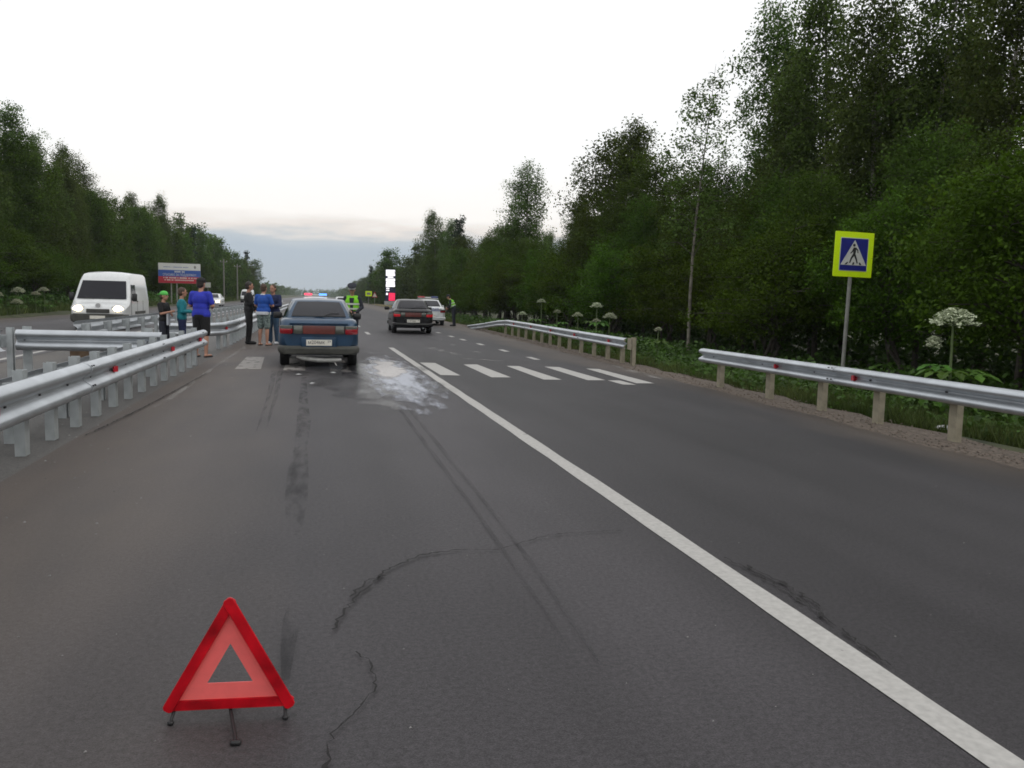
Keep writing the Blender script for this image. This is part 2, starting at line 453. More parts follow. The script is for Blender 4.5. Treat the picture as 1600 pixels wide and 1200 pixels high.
# ------------------------------------------------------------------ mesh helpers
class MB:
    def __init__(s):
        s.v, s.f = [], []

    def add(s, vs, fs):
        o = len(s.v)
        s.v += [tuple(p) for p in vs]
        s.f += [tuple(i + o for i in f) for f in fs]
        return s

    def box(s, c, d, rz=0.0, b=0.0):
        x, y, z = d[0] / 2, d[1] / 2, d[2] / 2
        if b:
            ring = [(-x + b, -y), (x - b, -y), (x, -y + b), (x, y - b), (x - b, y), (-x + b, y), (-x, y - b), (-x, -y + b)]
            lev = [(-z, 1 - b / max(x, y)), (-z + b, 1), (z - b, 1), (z, 1 - b / max(x, y))]
            vs = [(p[0] * k, p[1] * k, h) for h, k in lev for p in ring]
            fs = [(i * 8 + j, i * 8 + (j + 1) % 8, (i + 1) * 8 + (j + 1) % 8, (i + 1) * 8 + j) for i in range(3) for j in range(8)]
            fs += [tuple(range(7, -1, -1)), tuple(range(24, 32))]
        else:
            vs = [(a, q, h) for h in (-z, z) for a, q in ((-x, -y), (x, -y), (x, y), (-x, y))]
            fs = [(3, 2, 1, 0), (4, 5, 6, 7), (0, 1, 5, 4), (1, 2, 6, 5), (2, 3, 7, 6), (3, 0, 4, 7)]
        cs, sn = math.cos(rz), math.sin(rz)
        return s.add([(c[0] + p[0] * cs - p[1] * sn, c[1] + p[0] * sn + p[1] * cs, c[2] + p[2]) for p in vs], fs)

    def tube(s, pts, rad, n=8, cap=True):
        pts = [Vector(p) for p in pts]
        if not hasattr(rad, '__len__'):
            rad = [rad] * len(pts)
        vs, fs = [], []
        for i, p in enumerate(pts):
            t = (pts[min(i + 1, len(pts) - 1)] - pts[max(i - 1, 0)]).normalized()
            a = t.cross(Vector((0, 0, 1)) if abs(t.z) < 0.95 else Vector((1, 0, 0))).normalized()
            b = a.cross(t)
            for k in range(n):
                q = 2 * math.pi * k / n
                vs.append(p + (a * math.cos(q) + b * math.sin(q)) * rad[i])
        for i in range(len(pts) - 1):
            for k in range(n):
                fs.append((i * n + k, i * n + (k + 1) % n, (i + 1) * n + (k + 1) % n, (i + 1) * n + k))
        if cap:
            fs += [tuple(range(n - 1, -1, -1)), tuple(range((len(pts) - 1) * n, len(pts) * n))]
        return s.add(vs, fs)

    def ell(s, c, r, n=10, m=7):
        vs = [(c[0], c[1], c[2] - r[2])]
        for i in range(1, m):
            a = -math.pi / 2 + math.pi * i / m
            for k in range(n):
                q = 2 * math.pi * k / n
                vs.append((c[0] + r[0] * math.cos(a) * math.cos(q), c[1] + r[1] * math.cos(a) * math.sin(q), c[2] + r[2] * math.sin(a)))
        vs.append((c[0], c[1], c[2] + r[2]))
        fs = [(0, 1 + (k + 1) % n, 1 + k) for k in range(n)]
        for i in range(m - 2):
            for k in range(n):
                fs.append((1 + i * n + k, 1 + i * n + (k + 1) % n, 1 + (i + 1) * n + (k + 1) % n, 1 + (i + 1) * n + k))
        t = len(vs) - 1
        fs += [(t, 1 + (m - 2) * n + k, 1 + (m - 2) * n + (k + 1) % n) for k in range(n)]
        return s.add(vs, fs)

    def caps(s, a, b, ra, rb, n=10):
        a, b = Vector(a), Vector(b)
        t = (b - a)
        ln = t.length
        t = t.normalized() if ln > 1e-6 else Vector((0, 0, 1))
        pts, rr = [], []
        for q in (-85, -60, -30):
            pts.append(a + t * ra * math.sin(R(q)))
            rr.append(ra * math.cos(R(q)))
        pts.append(a)
        rr.append(ra)
        pts.append(b)
        rr.append(rb)
        for q in (30, 60, 85):
            pts.append(b + t * rb * math.sin(R(q)))
            rr.append(rb * math.cos(R(q)))
        return s.tube(pts, rr, n)

    def prism(s, poly, y0, y1):
        """poly in (x, z), extruded along y"""
        n = len(poly)
        vs = [(p[0], y0, p[1]) for p in poly] + [(p[0], y1, p[1]) for p in poly]
        fs = [(i, (i + 1) % n, n + (i + 1) % n, n + i) for i in range(n)]
        fs += [tuple(range(n - 1, -1, -1)), tuple(range(n, 2 * n))]
        return s.add(vs, fs)

    def mesh(s, name, smooth=None):
        me = bpy.data.meshes.new(name)
        me.from_pydata([tuple(p) for p in s.v], [], s.f)
        me.update()
        if smooth:
            me.polygons.foreach_set('use_smooth', [True] * len(me.polygons))
            me.set_sharp_from_angle(angle=R(smooth))
        return me

    def build(s, name, m, parent=None, loc=None, rz=0.0, smooth=None, fix=True):
        me = s.mesh(name, smooth)
        if fix:
            bm = bmesh.new()
            bm.from_mesh(me)
            bmesh.ops.recalc_face_normals(bm, faces=bm.faces)
            bm.to_mesh(me)
            bm.free()
            if smooth:
                me.set_sharp_from_angle(angle=R(smooth))
        return link(name, me, m, parent, loc, rz)


def link(name, me, m=None, parent=None, loc=None, rz=0.0):
    o = bpy.data.objects.new(name, me)
    COL.objects.link(o)
    if m is not None and len(me.materials) == 0:
        me.materials.append(M[m] if isinstance(m, str) else m)
    if parent:
        o.parent = parent
    if loc is not None:
        o.location = loc
    o.rotation_euler = (0, 0, rz)
    return o


def tag(o, label=None, cat=None, group=None, kind=None):
    for k, v in (('label', label), ('category', cat), ('group', group), ('kind', kind)):
        if v:
            o[k] = v
    return o


def thing(name, label, cat, loc=(0, 0, 0), rz=0.0, group=None):
    o = bpy.data.objects.new(name, None)
    o.empty_display_size = 0.2
    COL.objects.link(o)
    o.location = loc
    o.rotation_euler = (0, 0, rz)
    return tag(o, label, cat, group)


def copy_tree(o, parent=None):
    c = o.copy()
    COL.objects.link(c)
    if parent:
        c.parent = parent
    for ch in list(o.children):
        copy_tree(ch, c)
    return c


def np_mesh(name, V, nv):
    """V: (n*nv,3) array, every nv vertices one face"""
    me = bpy.data.meshes.new(name)
    n = len(V) // nv
    me.vertices.add(len(V))
    me.vertices.foreach_set('co', np.ascontiguousarray(V, dtype=np.float32).ravel())
    me.loops.add(n * nv)
    me.loops.foreach_set('vertex_index', np.arange(n * nv, dtype=np.int32))
    me.polygons.add(n)
    me.polygons.foreach_set('loop_start', np.arange(0, n * nv, nv, dtype=np.int32))
    me.polygons.foreach_set('loop_total', np.full(n, nv, dtype=np.int32))
    me.update(calc_edges=True)
    return me


def baked(o):
    """apply the modifiers of an object in place"""
    dg = bpy.context.evaluated_depsgraph_get()
    me = bpy.data.meshes.new_from_object(o.evaluated_get(dg))
    old = o.data
    o.modifiers.clear()
    o.data = me
    me.name = old.name
    bpy.data.meshes.remove(old)
    return o


def text_mesh(body, size, thick=0.0):
    cu = bpy.data.curves.new('lettering', 'FONT')
    cu.body = body
    cu.size = size
    cu.extrude = thick
    cu.align_x, cu.align_y = 'CENTER', 'CENTER'
    cu.resolution_u = 2
    o = bpy.data.objects.new('lettering', cu)
    COL.objects.link(o)
    dg = bpy.context.evaluated_depsgraph_get()
    me = bpy.data.meshes.new_from_object(o.evaluated_get(dg))
    bpy.data.objects.remove(o)
    return me


def letter(name, body, size, m, parent, loc, rot=(math.pi / 2, 0, 0), sx=1.0):
    me = text_mesh(body, size, 0.001)
    o = link(name, me, m, parent, loc)
    o.rotation_euler = rot
    o.scale = (sx, 1, 1)
    return o


# ------------------------------------------------------------------ the setting
def gz(x):
    return float(np.interp(x, [-400, -60, -24, -17, -14.6, -14, 7.4, 7.9, 10.5, 13, 60, 400], [3, 1.6, 0.9, 0.55, 0.02, -0.02, -0.02, -0.10, -0.40, -0.42, -0.2, 2]))


def sheet(name, xs, ys, m, zf, parent=None):
    mb = MB()
    vs = [(x, y, zf(x, y)) for y in ys for x in xs]
    nx = len(xs)
    fs = [(j * nx + i, j * nx + i + 1, (j + 1) * nx + i + 1, (j + 1) * nx + i) for j in range(len(ys) - 1) for i in range(nx - 1)]
    mb.add(vs, fs)
    return mb.build(name, m, parent, smooth=60, fix=False)


rng = random.Random(4)


def hz(x, y):
    if -14 < x < 7.6:
        return -0.05
    return gz(x) + 0.06 * math.sin(x * 1.7 + y * 0.6) * math.sin(y * 0.43 + x) - 0.03


gxs = [-900, -400, -200, -100, -60, -40, -30, -26, -23, -21, -19, -18, -17, -16.2, -15.4, -14.8, -14.3, -13.9] + [-6, 2] + [7.3, 7.6, 7.9, 8.3, 8.8, 9.3, 9.9, 10.5, 11.2, 12, 13, 15, 18, 24, 32, 45, 70, 120, 250, 500, 900]
gys = [-80, -40, -20, -10, -5] + [i * 1.2 for i in range(0, 60)] + [75 + i * 6 for i in range(30)] + [270, 320, 400, 600, 1000, 1800, 3000]
tag(sheet('ground', gxs, gys, 'grass_soil', hz), 'grassy ground of the verges and forest floor', kind='structure')

ry = [-30, -10] + [i * 0.7 for i in range(0, 90)] + [65 + 5 * i for i in range(40)] + [280, 340, 500, 900, 2200]


def right_edge(y):
    b = float(np.interp(y, [-30, 6, 14, 22, 35, 60, 85, 125, 300], [6.3, 6.42, 6.75, 6.95, 7.3, 8.2, 9.2, 9.4, 9.4]))
    return b + (0.05 * math.sin(y * 2.1) + 0.035 * math.sin(y * 5.3 + 1) if y < 80 else 0)


mb = MB()
mb.v = [(x, y, 0.0) for y in ry for x in (-2.35, right_edge(y))]
mb.f = [(2 * i, 2 * i + 1, 2 * i + 3, 2 * i + 2) for i in range(len(ry) - 1)]
ROAD = mb.build('road', 'road', fix=False)
tag(ROAD, 'dark grey asphalt carriageway in front with painted lines', kind='structure')
mb = MB()
mb.v = [(x, y, -0.006) for y in ry for x in (-6.1, -2.35)]
mb.f = [(2 * i, 2 * i + 1, 2 * i + 3, 2 * i + 2) for i in range(len(ry) - 1)]
MED = tag(mb.build('median_pavement', 'median', fix=False), 'paved dusty median between the two carriageways', kind='structure')
mb = MB()
mb.v = [(x, y, 0.0) for y in ry for x in (-13.7 - (0.06 * math.sin(y * 1.3)) - max(0, min(1.2, (y - 30) * 0.04)), -6.1)]
mb.f = [(2 * i, 2 * i + 1, 2 * i + 3, 2 * i + 2) for i in range(len(ry) - 1)]
ROAD2 = tag(mb.build('opposite_road', 'road2', fix=False), 'grey asphalt carriageway beyond the median barriers', kind='structure')
mb = MB()
mb.v = [(x + (0.12 * math.sin(y * 3.1) if k else 0), y, z) for y in ry for k, (x, z) in enumerate(((right_edge(y) - 0.05, -0.008), (right_edge(y) + 0.55, -0.015), (max(7.55, right_edge(y) + 0.9), -0.045)))]
mb.f = [(3 * i + k, 3 * i + k + 1, 3 * i + k + 4, 3 * i + k + 3) for i in range(len(ry) - 1) for k in (0, 1)]
GRAV = tag(mb.build('gravel_shoulder', 'gravel', fix=False), 'brown gravel shoulder along the asphalt edge', kind='structure')
mb = MB()
mb.v = [(x, y, z) for y in ry for x, z in ((-15.1 - max(0, min(1.2, (y - 30) * 0.04)), -0.01), (-13.6 - max(0, min(1.2, (y - 30) * 0.04)), -0.01))]
mb.f = [(2 * i, 2 * i + 1, 2 * i + 3, 2 * i + 2) for i in range(len(ry) - 1)]
tag(mb.build('verge_shoulder', 'gravel', fix=False), 'narrow sandy shoulder beyond the opposite carriageway', kind='structure')
mb = MB()
for i in range(14):
    a = 2 * math.pi * i / 14
    mb.v.append((11.2 + 1.6 * math.cos(a), 135 + 38 * math.sin(a), 0.04))
mb.f = [tuple(range(14))]
tag(mb.build('verge', 'dry_grass', fix=False), 'dry yellow verge beside the far road edge', kind='structure')


def strip(pts, wd, z):
    """flat ribbon along pts with a per-point width"""
    mbs = MB()
    n = len(pts)
    if not hasattr(wd, '__len__'):
        wd = [wd] * n
    for i, p in enumerate(pts):
        a, b = pts[max(i - 1, 0)], pts[min(i + 1, n - 1)]
        d = Vector((b[0] - a[0], b[1] - a[1]))
        d = d.normalized() if d.length else Vector((0, 1))
        q = Vector((-d.y, d.x)) * wd[i] / 2
        mbs.v += [(p[0] + q.x, p[1] + q.y, z), (p[0] - q.x, p[1] - q.y, z)]
    mbs.f = [(2 * i, 2 * i + 1, 2 * i + 3, 2 * i + 2) for i in range(n - 1)]
    return mbs


def flat(name, mbs, m, parent):
    for k, f in enumerate(mbs.f):         # make every flat layer face up
        a, b, c = (Vector(mbs.v[i]) for i in f[:3])
        if (b - a).cross(c - a).z < 0:
            mbs.f[k] = tuple(reversed(f))
    return mbs.build(name, m, parent, fix=False)


# painted lines
ln = [(2.19 - 0.006 * max(0, y - 6), y) for y in [-12 + 0.5 * i for i in range(74)]]
flat('lane_line', strip(ln, [0.15 + 0.008 * math.sin(i * 1.9) + 0.004 * math.sin(i * 5.1) for i in range(len(ln))], 0.004), 'paint', ROAD)
for y in (33, 41, 49, 60, 72, 86):
    flat('lane_dash', strip([(1.95, y), (1.95, y + 2.2)], 0.15, 0.004), 'paint', ROAD)
for x, y in ((5.36, 20.1), (5.28, 23.2), (5.2, 26.4), (5.12, 29.3), (5.08, 31.8), (5.05, 35.2), (5.02, 38.6)):
    flat('edge_dash', strip([(x, y), (x, y + 0.95)], 0.16, 0.004), 'paint', ROAD)
for x, y in ((4.25, 26.0), (4.3, 29.2), (4.35, 22.6)):
    flat('edge_dash', strip([(x, y), (x, y + 0.9)], 0.14, 0.004), 'paint_worn', ROAD)
flat('edge_line', strip([(-1.9 - 0.1 * math.sin(y * 0.1), y) for y in [11 + 1.0 * i for i in range(50)]], 0.09, 0.004), 'paint_worn', ROAD)
flat('edge_line', strip([(-6.35, y) for y in [0 + 2.0 * i for i in range(90)]], 0.14, 0.004), 'paint', ROAD2)
flat('edge_line', strip([(-13.1 - max(0, min(1.1, (y - 30) * 0.04)), y) for y in [10 + 2.0 * i for i in range(90)]], 0.14, 0.004), 'paint_worn', ROAD2)
flat('edge_line', strip([(6.55, 15.2), (6.65, 17.0), (6.75, 18.4)], [0.12, 0.22, 0.1], 0.004), 'paint_worn', ROAD)
for y in (38, 50, 62, 74, 86, 98, 110):
    flat('lane_dash', strip([(-9.7, y), (-9.7, y + 4)], 0.14, 0.004), 'paint', ROAD2)
# zebra crossing, running slightly askew
zeb = [((-1.58, 16.95), (-1.09, 16.98), (-1.22, 20.29), (-1.62, 20.25)),
       ((-0.66, 16.75), (-0.24, 16.7), (-0.30, 19.9), (-0.68, 19.95)),
       ((0.24, 16.5), (0.64, 16.45), (0.58, 19.6), (0.22, 19.65)),
       ((1.14, 16.42), (1.58, 16.38), (1.52, 19.4), (1.14, 19.45)),
       ((2.30, 15.85), (2.67, 15.75), (2.60, 18.81), (2.26, 18.92)),
       ((3.21, 15.39), (3.59, 15.40), (3.51, 18.47), (3.19, 18.44)),
       ((4.12, 14.99), (4.47, 14.96), (4.39, 18.07), (4.11, 18.12)),
       ((4.95, 14.87), (5.31, 14.88), (5.26, 17.87), (4.95, 17.98)),
       ((5.71, 14.31), (6.06, 14.31), (6.04, 17.41), (5.78, 17.52)),
       ((5.36, 14.1), (5.60, 14.05), (5.58, 14.85), (5.34, 14.86))]
for q in zeb:
    b = MB()
    b.add([(p[0], p[1], 0.005) for p in q], [(0, 1, 2, 3)])
    flat('zebra_stripe', b, 'paint_dusty' if q[0][0] < 1 else 'paint', ROAD)
# tyre marks, cracks and drips
for pts in ([(1.05, 10.9), (1.06, 7.57), (1.07, 5.65), (1.06, 4.42), (1.05, 3.69), (1.03, 3.2)], [(1.18, 10.9), (1.18, 7.56), (1.18, 5.64), (1.17, 4.41), (1.14, 3.68), (1.12, 3.1)]):
    flat('tyre_mark', strip(pts, [0.05, 0.05, 0.035, 0.028, 0.022, 0.012], 0.009), 'rubber', ROAD)
for pts in ([(-0.82, 16.6), (-0.72, 13.5), (-0.69, 12.39), (-0.66, 10.6), (-0.64, 9.2)], [(-0.71, 16.6), (-0.62, 13.5), (-0.59, 12.39), (-0.57, 10.6), (-0.55, 9.4)]):
    flat('tyre_mark', strip(pts, [0.10, 0.075, 0.055, 0.04, 0.015], 0.009), 'rubber', ROAD)
flat('oil_drip', strip([(-0.24, 15.3), (-0.2, 12), (-0.16, 9.86), (-0.16, 8.2), (-0.16, 6.99), (-0.15, 6), (-0.14, 5.2)], [0.08, 0.12, 0.16, 0.12, 0.17, 0.16, 0.08], 0.011), 'oil', ROAD)
flat('oil_drip', strip([(-0.12, 3.95), (-0.115, 3.75), (-0.12, 3.45), (-0.12, 3.15)], [0.03, 0.08, 0.06, 0.03], 0.011), 'oil', ROAD)


def jag(pts, step, amp, seed):
    rg = random.Random(seed)
    o = []
    for a, b in zip(pts[:-1], pts[1:]):
        n = max(2, int(math.hypot(b[0] - a[0], b[1] - a[1]) / step))
        for i in range(n):
            t = i / n
            o.append((a[0] + (b[0] - a[0]) * t + rg.uniform(-amp, amp), a[1] + (b[1] - a[1]) * t + rg.uniform(-amp, amp)))
    o.append(pts[-1])
    return o


def crack(pts, wd, seed):
    p = jag(pts, 0.028, 0.013, seed)
    rg = random.Random(seed + 1)
    flat('crack', strip(p, [wd * 0.85 * rg.uniform(0.2, 1.0) * (2.2 if rg.random() < 0.1 else 1) for _ in p], 0.013), 'tar', ROAD)


crack([(0.07, 3.6), (0.09, 3.73), (0.19, 4.01), (0.35, 4.37), (0.58, 4.62), (0.78, 4.68), (1.04, 4.65)], 0.020, 1)
crack([(1.04, 4.66), (1.42, 4.91), (1.9, 4.94)], 0.009, 2)
crack([(0.16, 4.0), (0.24, 4.22), (0.34, 4.3)], 0.024, 3)
crack([(0.16, 3.37), (0.21, 3.21), (0.21, 3.03), (0.14, 2.88), (0.05, 2.72), (0.02, 2.5)], 0.012, 4)
crack([(2.30, 4.3), (2.35, 4.0), (2.36, 3.57), (2.34, 3.32), (2.30, 2.85)], 0.018, 5)
crack([(2.36, 4.15), (2.41, 3.8), (2.40, 3.5)], 0.022, 6)
crack([(-2.28, 9.0), (-2.15, 11.0), (-2.05, 13.5), (-1.98, 16.0)], 0.03, 7)
b = MB()
b.add([(-1.2, 9.5, 0.015), (2.6, 9.5, 0.015), (2.6, 22.5, 0.015), (-1.2, 22.5, 0.015)], [(0, 1, 2, 3)])
tag(flat('wet_patch', b, 'wet', ROAD), kind=None)
b = MB()
b.add([(-1.0, 8.8, 0.018), (3.2, 8.8, 0.018), (3.2, 23.5, 0.018), (-1.0, 23.5, 0.018)], [(0, 1, 2, 3)])
flat('spill_painted_sheen', b, 'spill', ROAD)
b = MB()
b.add([(0.2, 12.0, 0.021), (2.9, 12.0, 0.021), (2.9, 23, 0.021), (0.2, 23, 0.021)], [(0, 1, 2, 3)])
flat('spill_painted_sheen', b, 'spill_bright', ROAD)
for pts, wd in (([(3.72, 5.78), (3.95, 5.86)], 0.012), ([(3.6, 21.6), (3.2, 24.8)], 0.3), ([(4.3, 19.5), (3.4, 20.4)], 0.25), ([(5.0, 19.3), (4.4, 19.9)], 0.12)):
    flat('scuff', strip(pts, wd, 0.010), 'paint_worn', ROAD)
# loose pale pebbles
b = MB()
rg = random.Random(8)
for i in range(260):
    x, y = rg.uniform(-2.2, 6.3), 2.2 + 18 * rg.random() ** 1.8
    s = rg.uniform(0.002, 0.006)
    b.add([(x - s, y - s, 0.001), (x + s, y - s * 0.6, 0.001), (x + s * 0.5, y + s, 0.001), (x, y, s)], [(0, 1, 3), (1, 2, 3), (2, 0, 3)])
for i in range(160):
    x, y = rg.uniform(-3.4, -1.2), rg.uniform(4, 18)
    s = rg.uniform(0.004, 0.012)
    b.add([(x - s, y - s, 0.001), (x + s, y - s * 0.6, 0.001), (x + s * 0.5, y + s, 0.001), (x, y, s)], [(0, 1, 3), (1, 2, 3), (2, 0, 3)])
tag(b.build('pebbles', 'pebble'), 'scattered pale pebbles lying on the asphalt', 'gravel', kind='stuff')
b = MB()
rg = random.Random(9)
for i in range(5200):
    y = 3 + 42 * rg.random() ** 1.5
    x = right_edge(y) + rg.uniform(-0.15, 0.95)
    s = rg.uniform(0.006, 0.022)
    z = -0.012 if x < right_edge(y) + 0.5 else -0.035
    b.add([(x - s, y - s, z), (x + s, y - s * 0.6, z), (x + s * 0.5, y + s, z), (x, y, z + s)], [(0, 1, 3), (1, 2, 3), (2, 0, 3)])
tag(b.build('gravel', 'gravel'), 'loose brown stones of the gravel shoulder', 'gravel', kind='stuff')


# ------------------------------------------------------------------ guardrails
WP = [(0.0, 0.172), (0.045, 0.158), (0.078, 0.128), (0.084, 0.100), (0.078, 0.072), (0.022, 0.030), (0.0, 0.012), (0.0, -0.012), (0.022, -0.030), (0.078, -0.072), (0.084, -0.100), (0.078, -0.128), (0.045, -0.158), (0.0, -0.172)]


def beam_mb(path, side, lap=0.0, zk=1.0):
    """W-profile steel beam along path (x, y, z of its middle); side +1 faces left of the path, -1 right"""
    mbs = MB()
    ring = [(n + lap, z * zk) for n, z in WP] + [(n - 0.006 + lap, z * zk) for n, z in reversed(WP)]
    k = len(ring)
    n = len(path)
    for i, p in enumerate(path):
        a, c = path[max(i - 1, 0)], path[min(i + 1, n - 1)]
        d = Vector((c[0] - a[0], c[1] - a[1])).normalized()
        nx, ny = -d.y * side, d.x * side
        for q in ring:
            mbs.v.append((p[0] + nx * q[0], p[1] + ny * q[0], p[2] + q[1]))
    for i in range(n - 1):
        for j in range(k):
            mbs.f.append((i * k + j, i * k + (j + 1) % k, (i + 1) * k + (j + 1) % k, (i + 1) * k + j))
    for s in (0, n - 1):
        for j in range(len(WP) - 1):
            mbs.f.append((s * k + j, s * k + j + 1, s * k + k - 2 - j, s * k + k - 1 - j))
    return mbs


def along(path, s):
    for a, b in zip(path[:-1], path[1:]):
        d = math.hypot(b[0] - a[0], b[1] - a[1])
        if s <= d:
            t = s / d
            return [a[i] + (b[i] - a[i]) * t for i in range(3)], ((b[0] - a[0]) / d, (b[1] - a[1]) / d)
        s -= d
    return list(path[-1]), ((b[0] - a[0]) / d, (b[1] - a[1]) / d)


def plen(path):
    return sum(math.hypot(b[0] - a[0], b[1] - a[1]) for a, b in zip(path[:-1], path[1:]))


POST_MESH = {}


def post_mesh(h, m):
    key = (round(h, 2), m)
    if key not in POST_MESH:
        b = MB()
        w2, d, t = 0.062, 0.085, 0.008
        poly = [(-w2, 0), (w2, 0), (w2, -d), (w2 - 0.025, -d), (w2 - 0.025, -d + t), (w2 - t, -d + t), (w2 - t, -t), (-w2 + t, -t), (-w2 + t, -d + t), (-w2 + 0.025, -d + t), (-w2 + 0.025, -d), (-w2, -d)]
        n = len(poly)
        b.v = [(p[0], p[1], -0.15) for p in poly] + [(p[0], p[1], h) for p in poly]
        b.f = [(i, (i + 1) % n, n + (i + 1) % n, n + i) for i in range(n)] + [tuple(range(n, 2 * n))]
        me = b.mesh('post')
        me.materials.append(M[m])
        POST_MESH[key] = me
    return POST_MESH[key]


def small(name, key, fn, m):
    if key not in POST_MESH:
        me = fn().mesh(name)
        me.materials.append(M[m])
        POST_MESH[key] = me
    return POST_MESH[key]


def bolt_mb():
    return MB().box((0, 0, 0), (0.028, 0.014, 0.016))


def reflector_mb():
    b = MB()
    b.prism([(-0.010, -0.045), (0.010, -0.045), (0.010, 0.045), (-0.010, 0.045)], -0.05, 0.05)
    b.v = [(x, y, z) for x, y, z in b.v]
    b.add([(-0.04, 0.05, -0.045), (0.04, 0.05, -0.045), (0.04, 0.05, 0.045), (-0.04, 0.05, 0.045), (0.0, -0.04, -0.045), (0.0, -0.04, 0.045)], [(0, 1, 2, 3), (0, 4, 5, 3), (1, 4, 5, 2), (0, 1, 4), (3, 2, 5)])
    return b


def spacer_mb():
    return MB().box((0, 0, 0), (0.07, 0.10, 0.20), b=0.008)


def guardrail(label, path, side, posts, post_h, post_m, refl=(), group=None, sect=4.0, rail_m='galv', cat='guardrail', tall=(), zk=1.0):
    p0 = path[0]
    root = thing('guardrail', label, cat, (p0[0], p0[1], 0), 0, group)
    rel = [(p[0] - p0[0], p[1] - p0[1], p[2]) for p in path]
    total = plen(rel)
    s = 0.0
    k = 0
    while s < total - 0.05:
        e2 = min(s + sect + 0.16, total)
        cuts = [s]
        acc = 0.0
        for a, b in zip(rel[:-1], rel[1:]):
            acc += math.hypot(b[0] - a[0], b[1] - a[1])
            if s < acc < e2:
                cuts.append(acc)
        cuts.append(e2)
        pts = [along(rel, q)[0] for q in cuts]
        beam_mb(pts, side, 0.0 if k % 2 else 0.0075, zk).build('rail_beam', rail_m, root, smooth=50)
        if s > 0:                          # splice bolts on both crests
            for ds in (0.04, 0.12):
                for dz, dn in ((0.135, 0.078), (-0.072, 0.088)):
                    q, d = along(rel, s + ds)
                    nx, ny = -d[1] * side, d[0] * side
                    o = link('bolt', small('bolt', 'bolt', bolt_mb, 'bolt'), None, root, (q[0] + nx * dn, q[1] + ny * dn, q[2] + dz * zk), math.atan2(d[1], d[0]))
        s += sect
        k += 1
    for i, sp in enumerate(posts):
        q, d = along(rel, sp)
        nx, ny = -d[1] * side, d[0] * side
        h = post_h if i not in tall else post_h + 0.1
        h = min(h, q[2] + 0.26)
        rz = math.atan2(d[1], d[0]) + (0 if side > 0 else math.pi)
        link('post', post_mesh(h, post_m), None, root, (q[0] - nx * 0.105, q[1] - ny * 0.105, 0), rz)
        link('spacer', small('spacer', 'spacer', spacer_mb, 'galv_post'), None, root, (q[0] - nx * 0.054, q[1] - ny * 0.054, q[2]), rz)
        link('bolt', small('bolt', 'bolt', bolt_mb, 'bolt'), None, root, (q[0] + nx * 0.006, q[1] + ny * 0.006, q[2]), rz)
    for sp in refl:
        q, d = along(rel, sp)
        nx, ny = -d[1] * side, d[0] * side
        rz = math.atan2(d[1], d[0]) - math.pi / 2
        link('reflector', small('reflector', 'reflector', reflector_mb, 'red_refl'), None, root, (q[0] + nx * 0.04, q[1] + ny * 0.04, q[2] + 0.005), rz).scale = (0.78, 0.78, 0.78)
    return root


# kerbside barrier of the median, nearest the camera: runs from beside the camera to the crossing
Y0 = 1.5
guardrail('long silver near-side median guardrail with red reflectors, ending at the crossing', [(-2.42, Y0, 0.53), (-2.40, 12, 0.535), (-2.30, 18.1, 0.545)], -1,
          [0.7 + 0.84 * i for i in range(19)] + [16.45], 0.755, 'galv_post', refl=[3.5, 5.4, 9.2, 13.0, 15.9], sect=4.0)
guardrail('parallel silver guardrail seen from behind, just behind the long near guardrail of the median', [(-3.02, Y0, 0.40), (-3.00, 15.0, 0.42)], 1,
          [0.45 + 1.7 * i for i in range(8)], 0.57, 'galv_post', group=None)
guardrail('short silver guardrail crossing the median at right angles before the crossing', [(-4.85, 15.25, 0.62), (-2.62, 15.35, 0.60)], -1, [0.12, 2.0], 0.84, 'galv_post')
guardrail('silver guardrail on tall posts at the left frame edge, facing the opposite carriageway', [(-4.98, 4.0, 0.62), (-4.96, 15.1, 0.62)], 1, [0.4 + 1.35 * i for i in range(8)] + [10.85], 0.84, 'galv_post')
# the median barrier beyond the crossing
guardrail('far silver guardrail of the median beyond the crossing, behind the men in the road', [(-3.9, 22.3, 0.52), (-2.9, 22.5, 0.52), (-2.45, 23.2, 0.53), (-2.30, 25.0, 0.55), (-2.3, 29, 0.58), (-2.35, 120, 0.58)], -1,
          [0.5, 1.3, 2.0, 2.9] + [4 + 1.0 * i for i in range(30)], 0.80, 'galv_post', refl=[2.1, 7.0, 12, 18, 24], sect=4.0)
guardrail('pale guardrail seen from behind in front of the white van, along the opposite carriageway', [(-5.25, 20.4, 0.60), (-5.1, 64, 0.56), (-5.1, 130, 0.56)], 1,
          [0.3 + 2.0 * i for i in range(26)], 0.71, 'galv_post', sect=4.0)
# right-hand verge barriers
guardrail('silver guardrail on the verge in front of the crossing sign, cut short before the crossing', [(6.98, 14.25, 0.54), (6.97, 2.0, 0.56)], -1,
          [0.45, 2.15, 3.6, 4.85, 6.2, 7.7, 9.2, 10.7, 12.0], 0.62, 'tan_post', refl=[2.6, 4.55, 8.5], sect=4.0, zk=0.74)
RR = guardrail('silver guardrail beyond the crossing sloping down into the ground at its far end', [(7.22, 18.8, 0.50), (7.40, 24, 0.50), (7.75, 30, 0.50), (7.88, 34.6, 0.50), (7.86, 36.5, 0.42), (7.75, 39.5, 0.20), (7.6, 42.6, 0.0)], 1,
               [0.75, 1.95, 3.2, 4.5, 5.9, 7.3, 8.7, 10.1, 11.5, 12.9, 14.3, 15.6, 16.9], 0.60, 'tan_post', refl=[1.3, 4.6, 7.8, 11.2, 14.4], sect=4.0, zk=0.76)
link('post', post_mesh(0.66, 'tan_post'), None, RR, (0.12, -0.22, 0), -math.pi / 2)
MB().box((0.02, -0.12, 0.50), (0.03, 0.26, 0.27)).build('end_plate', 'tan_post', RR)

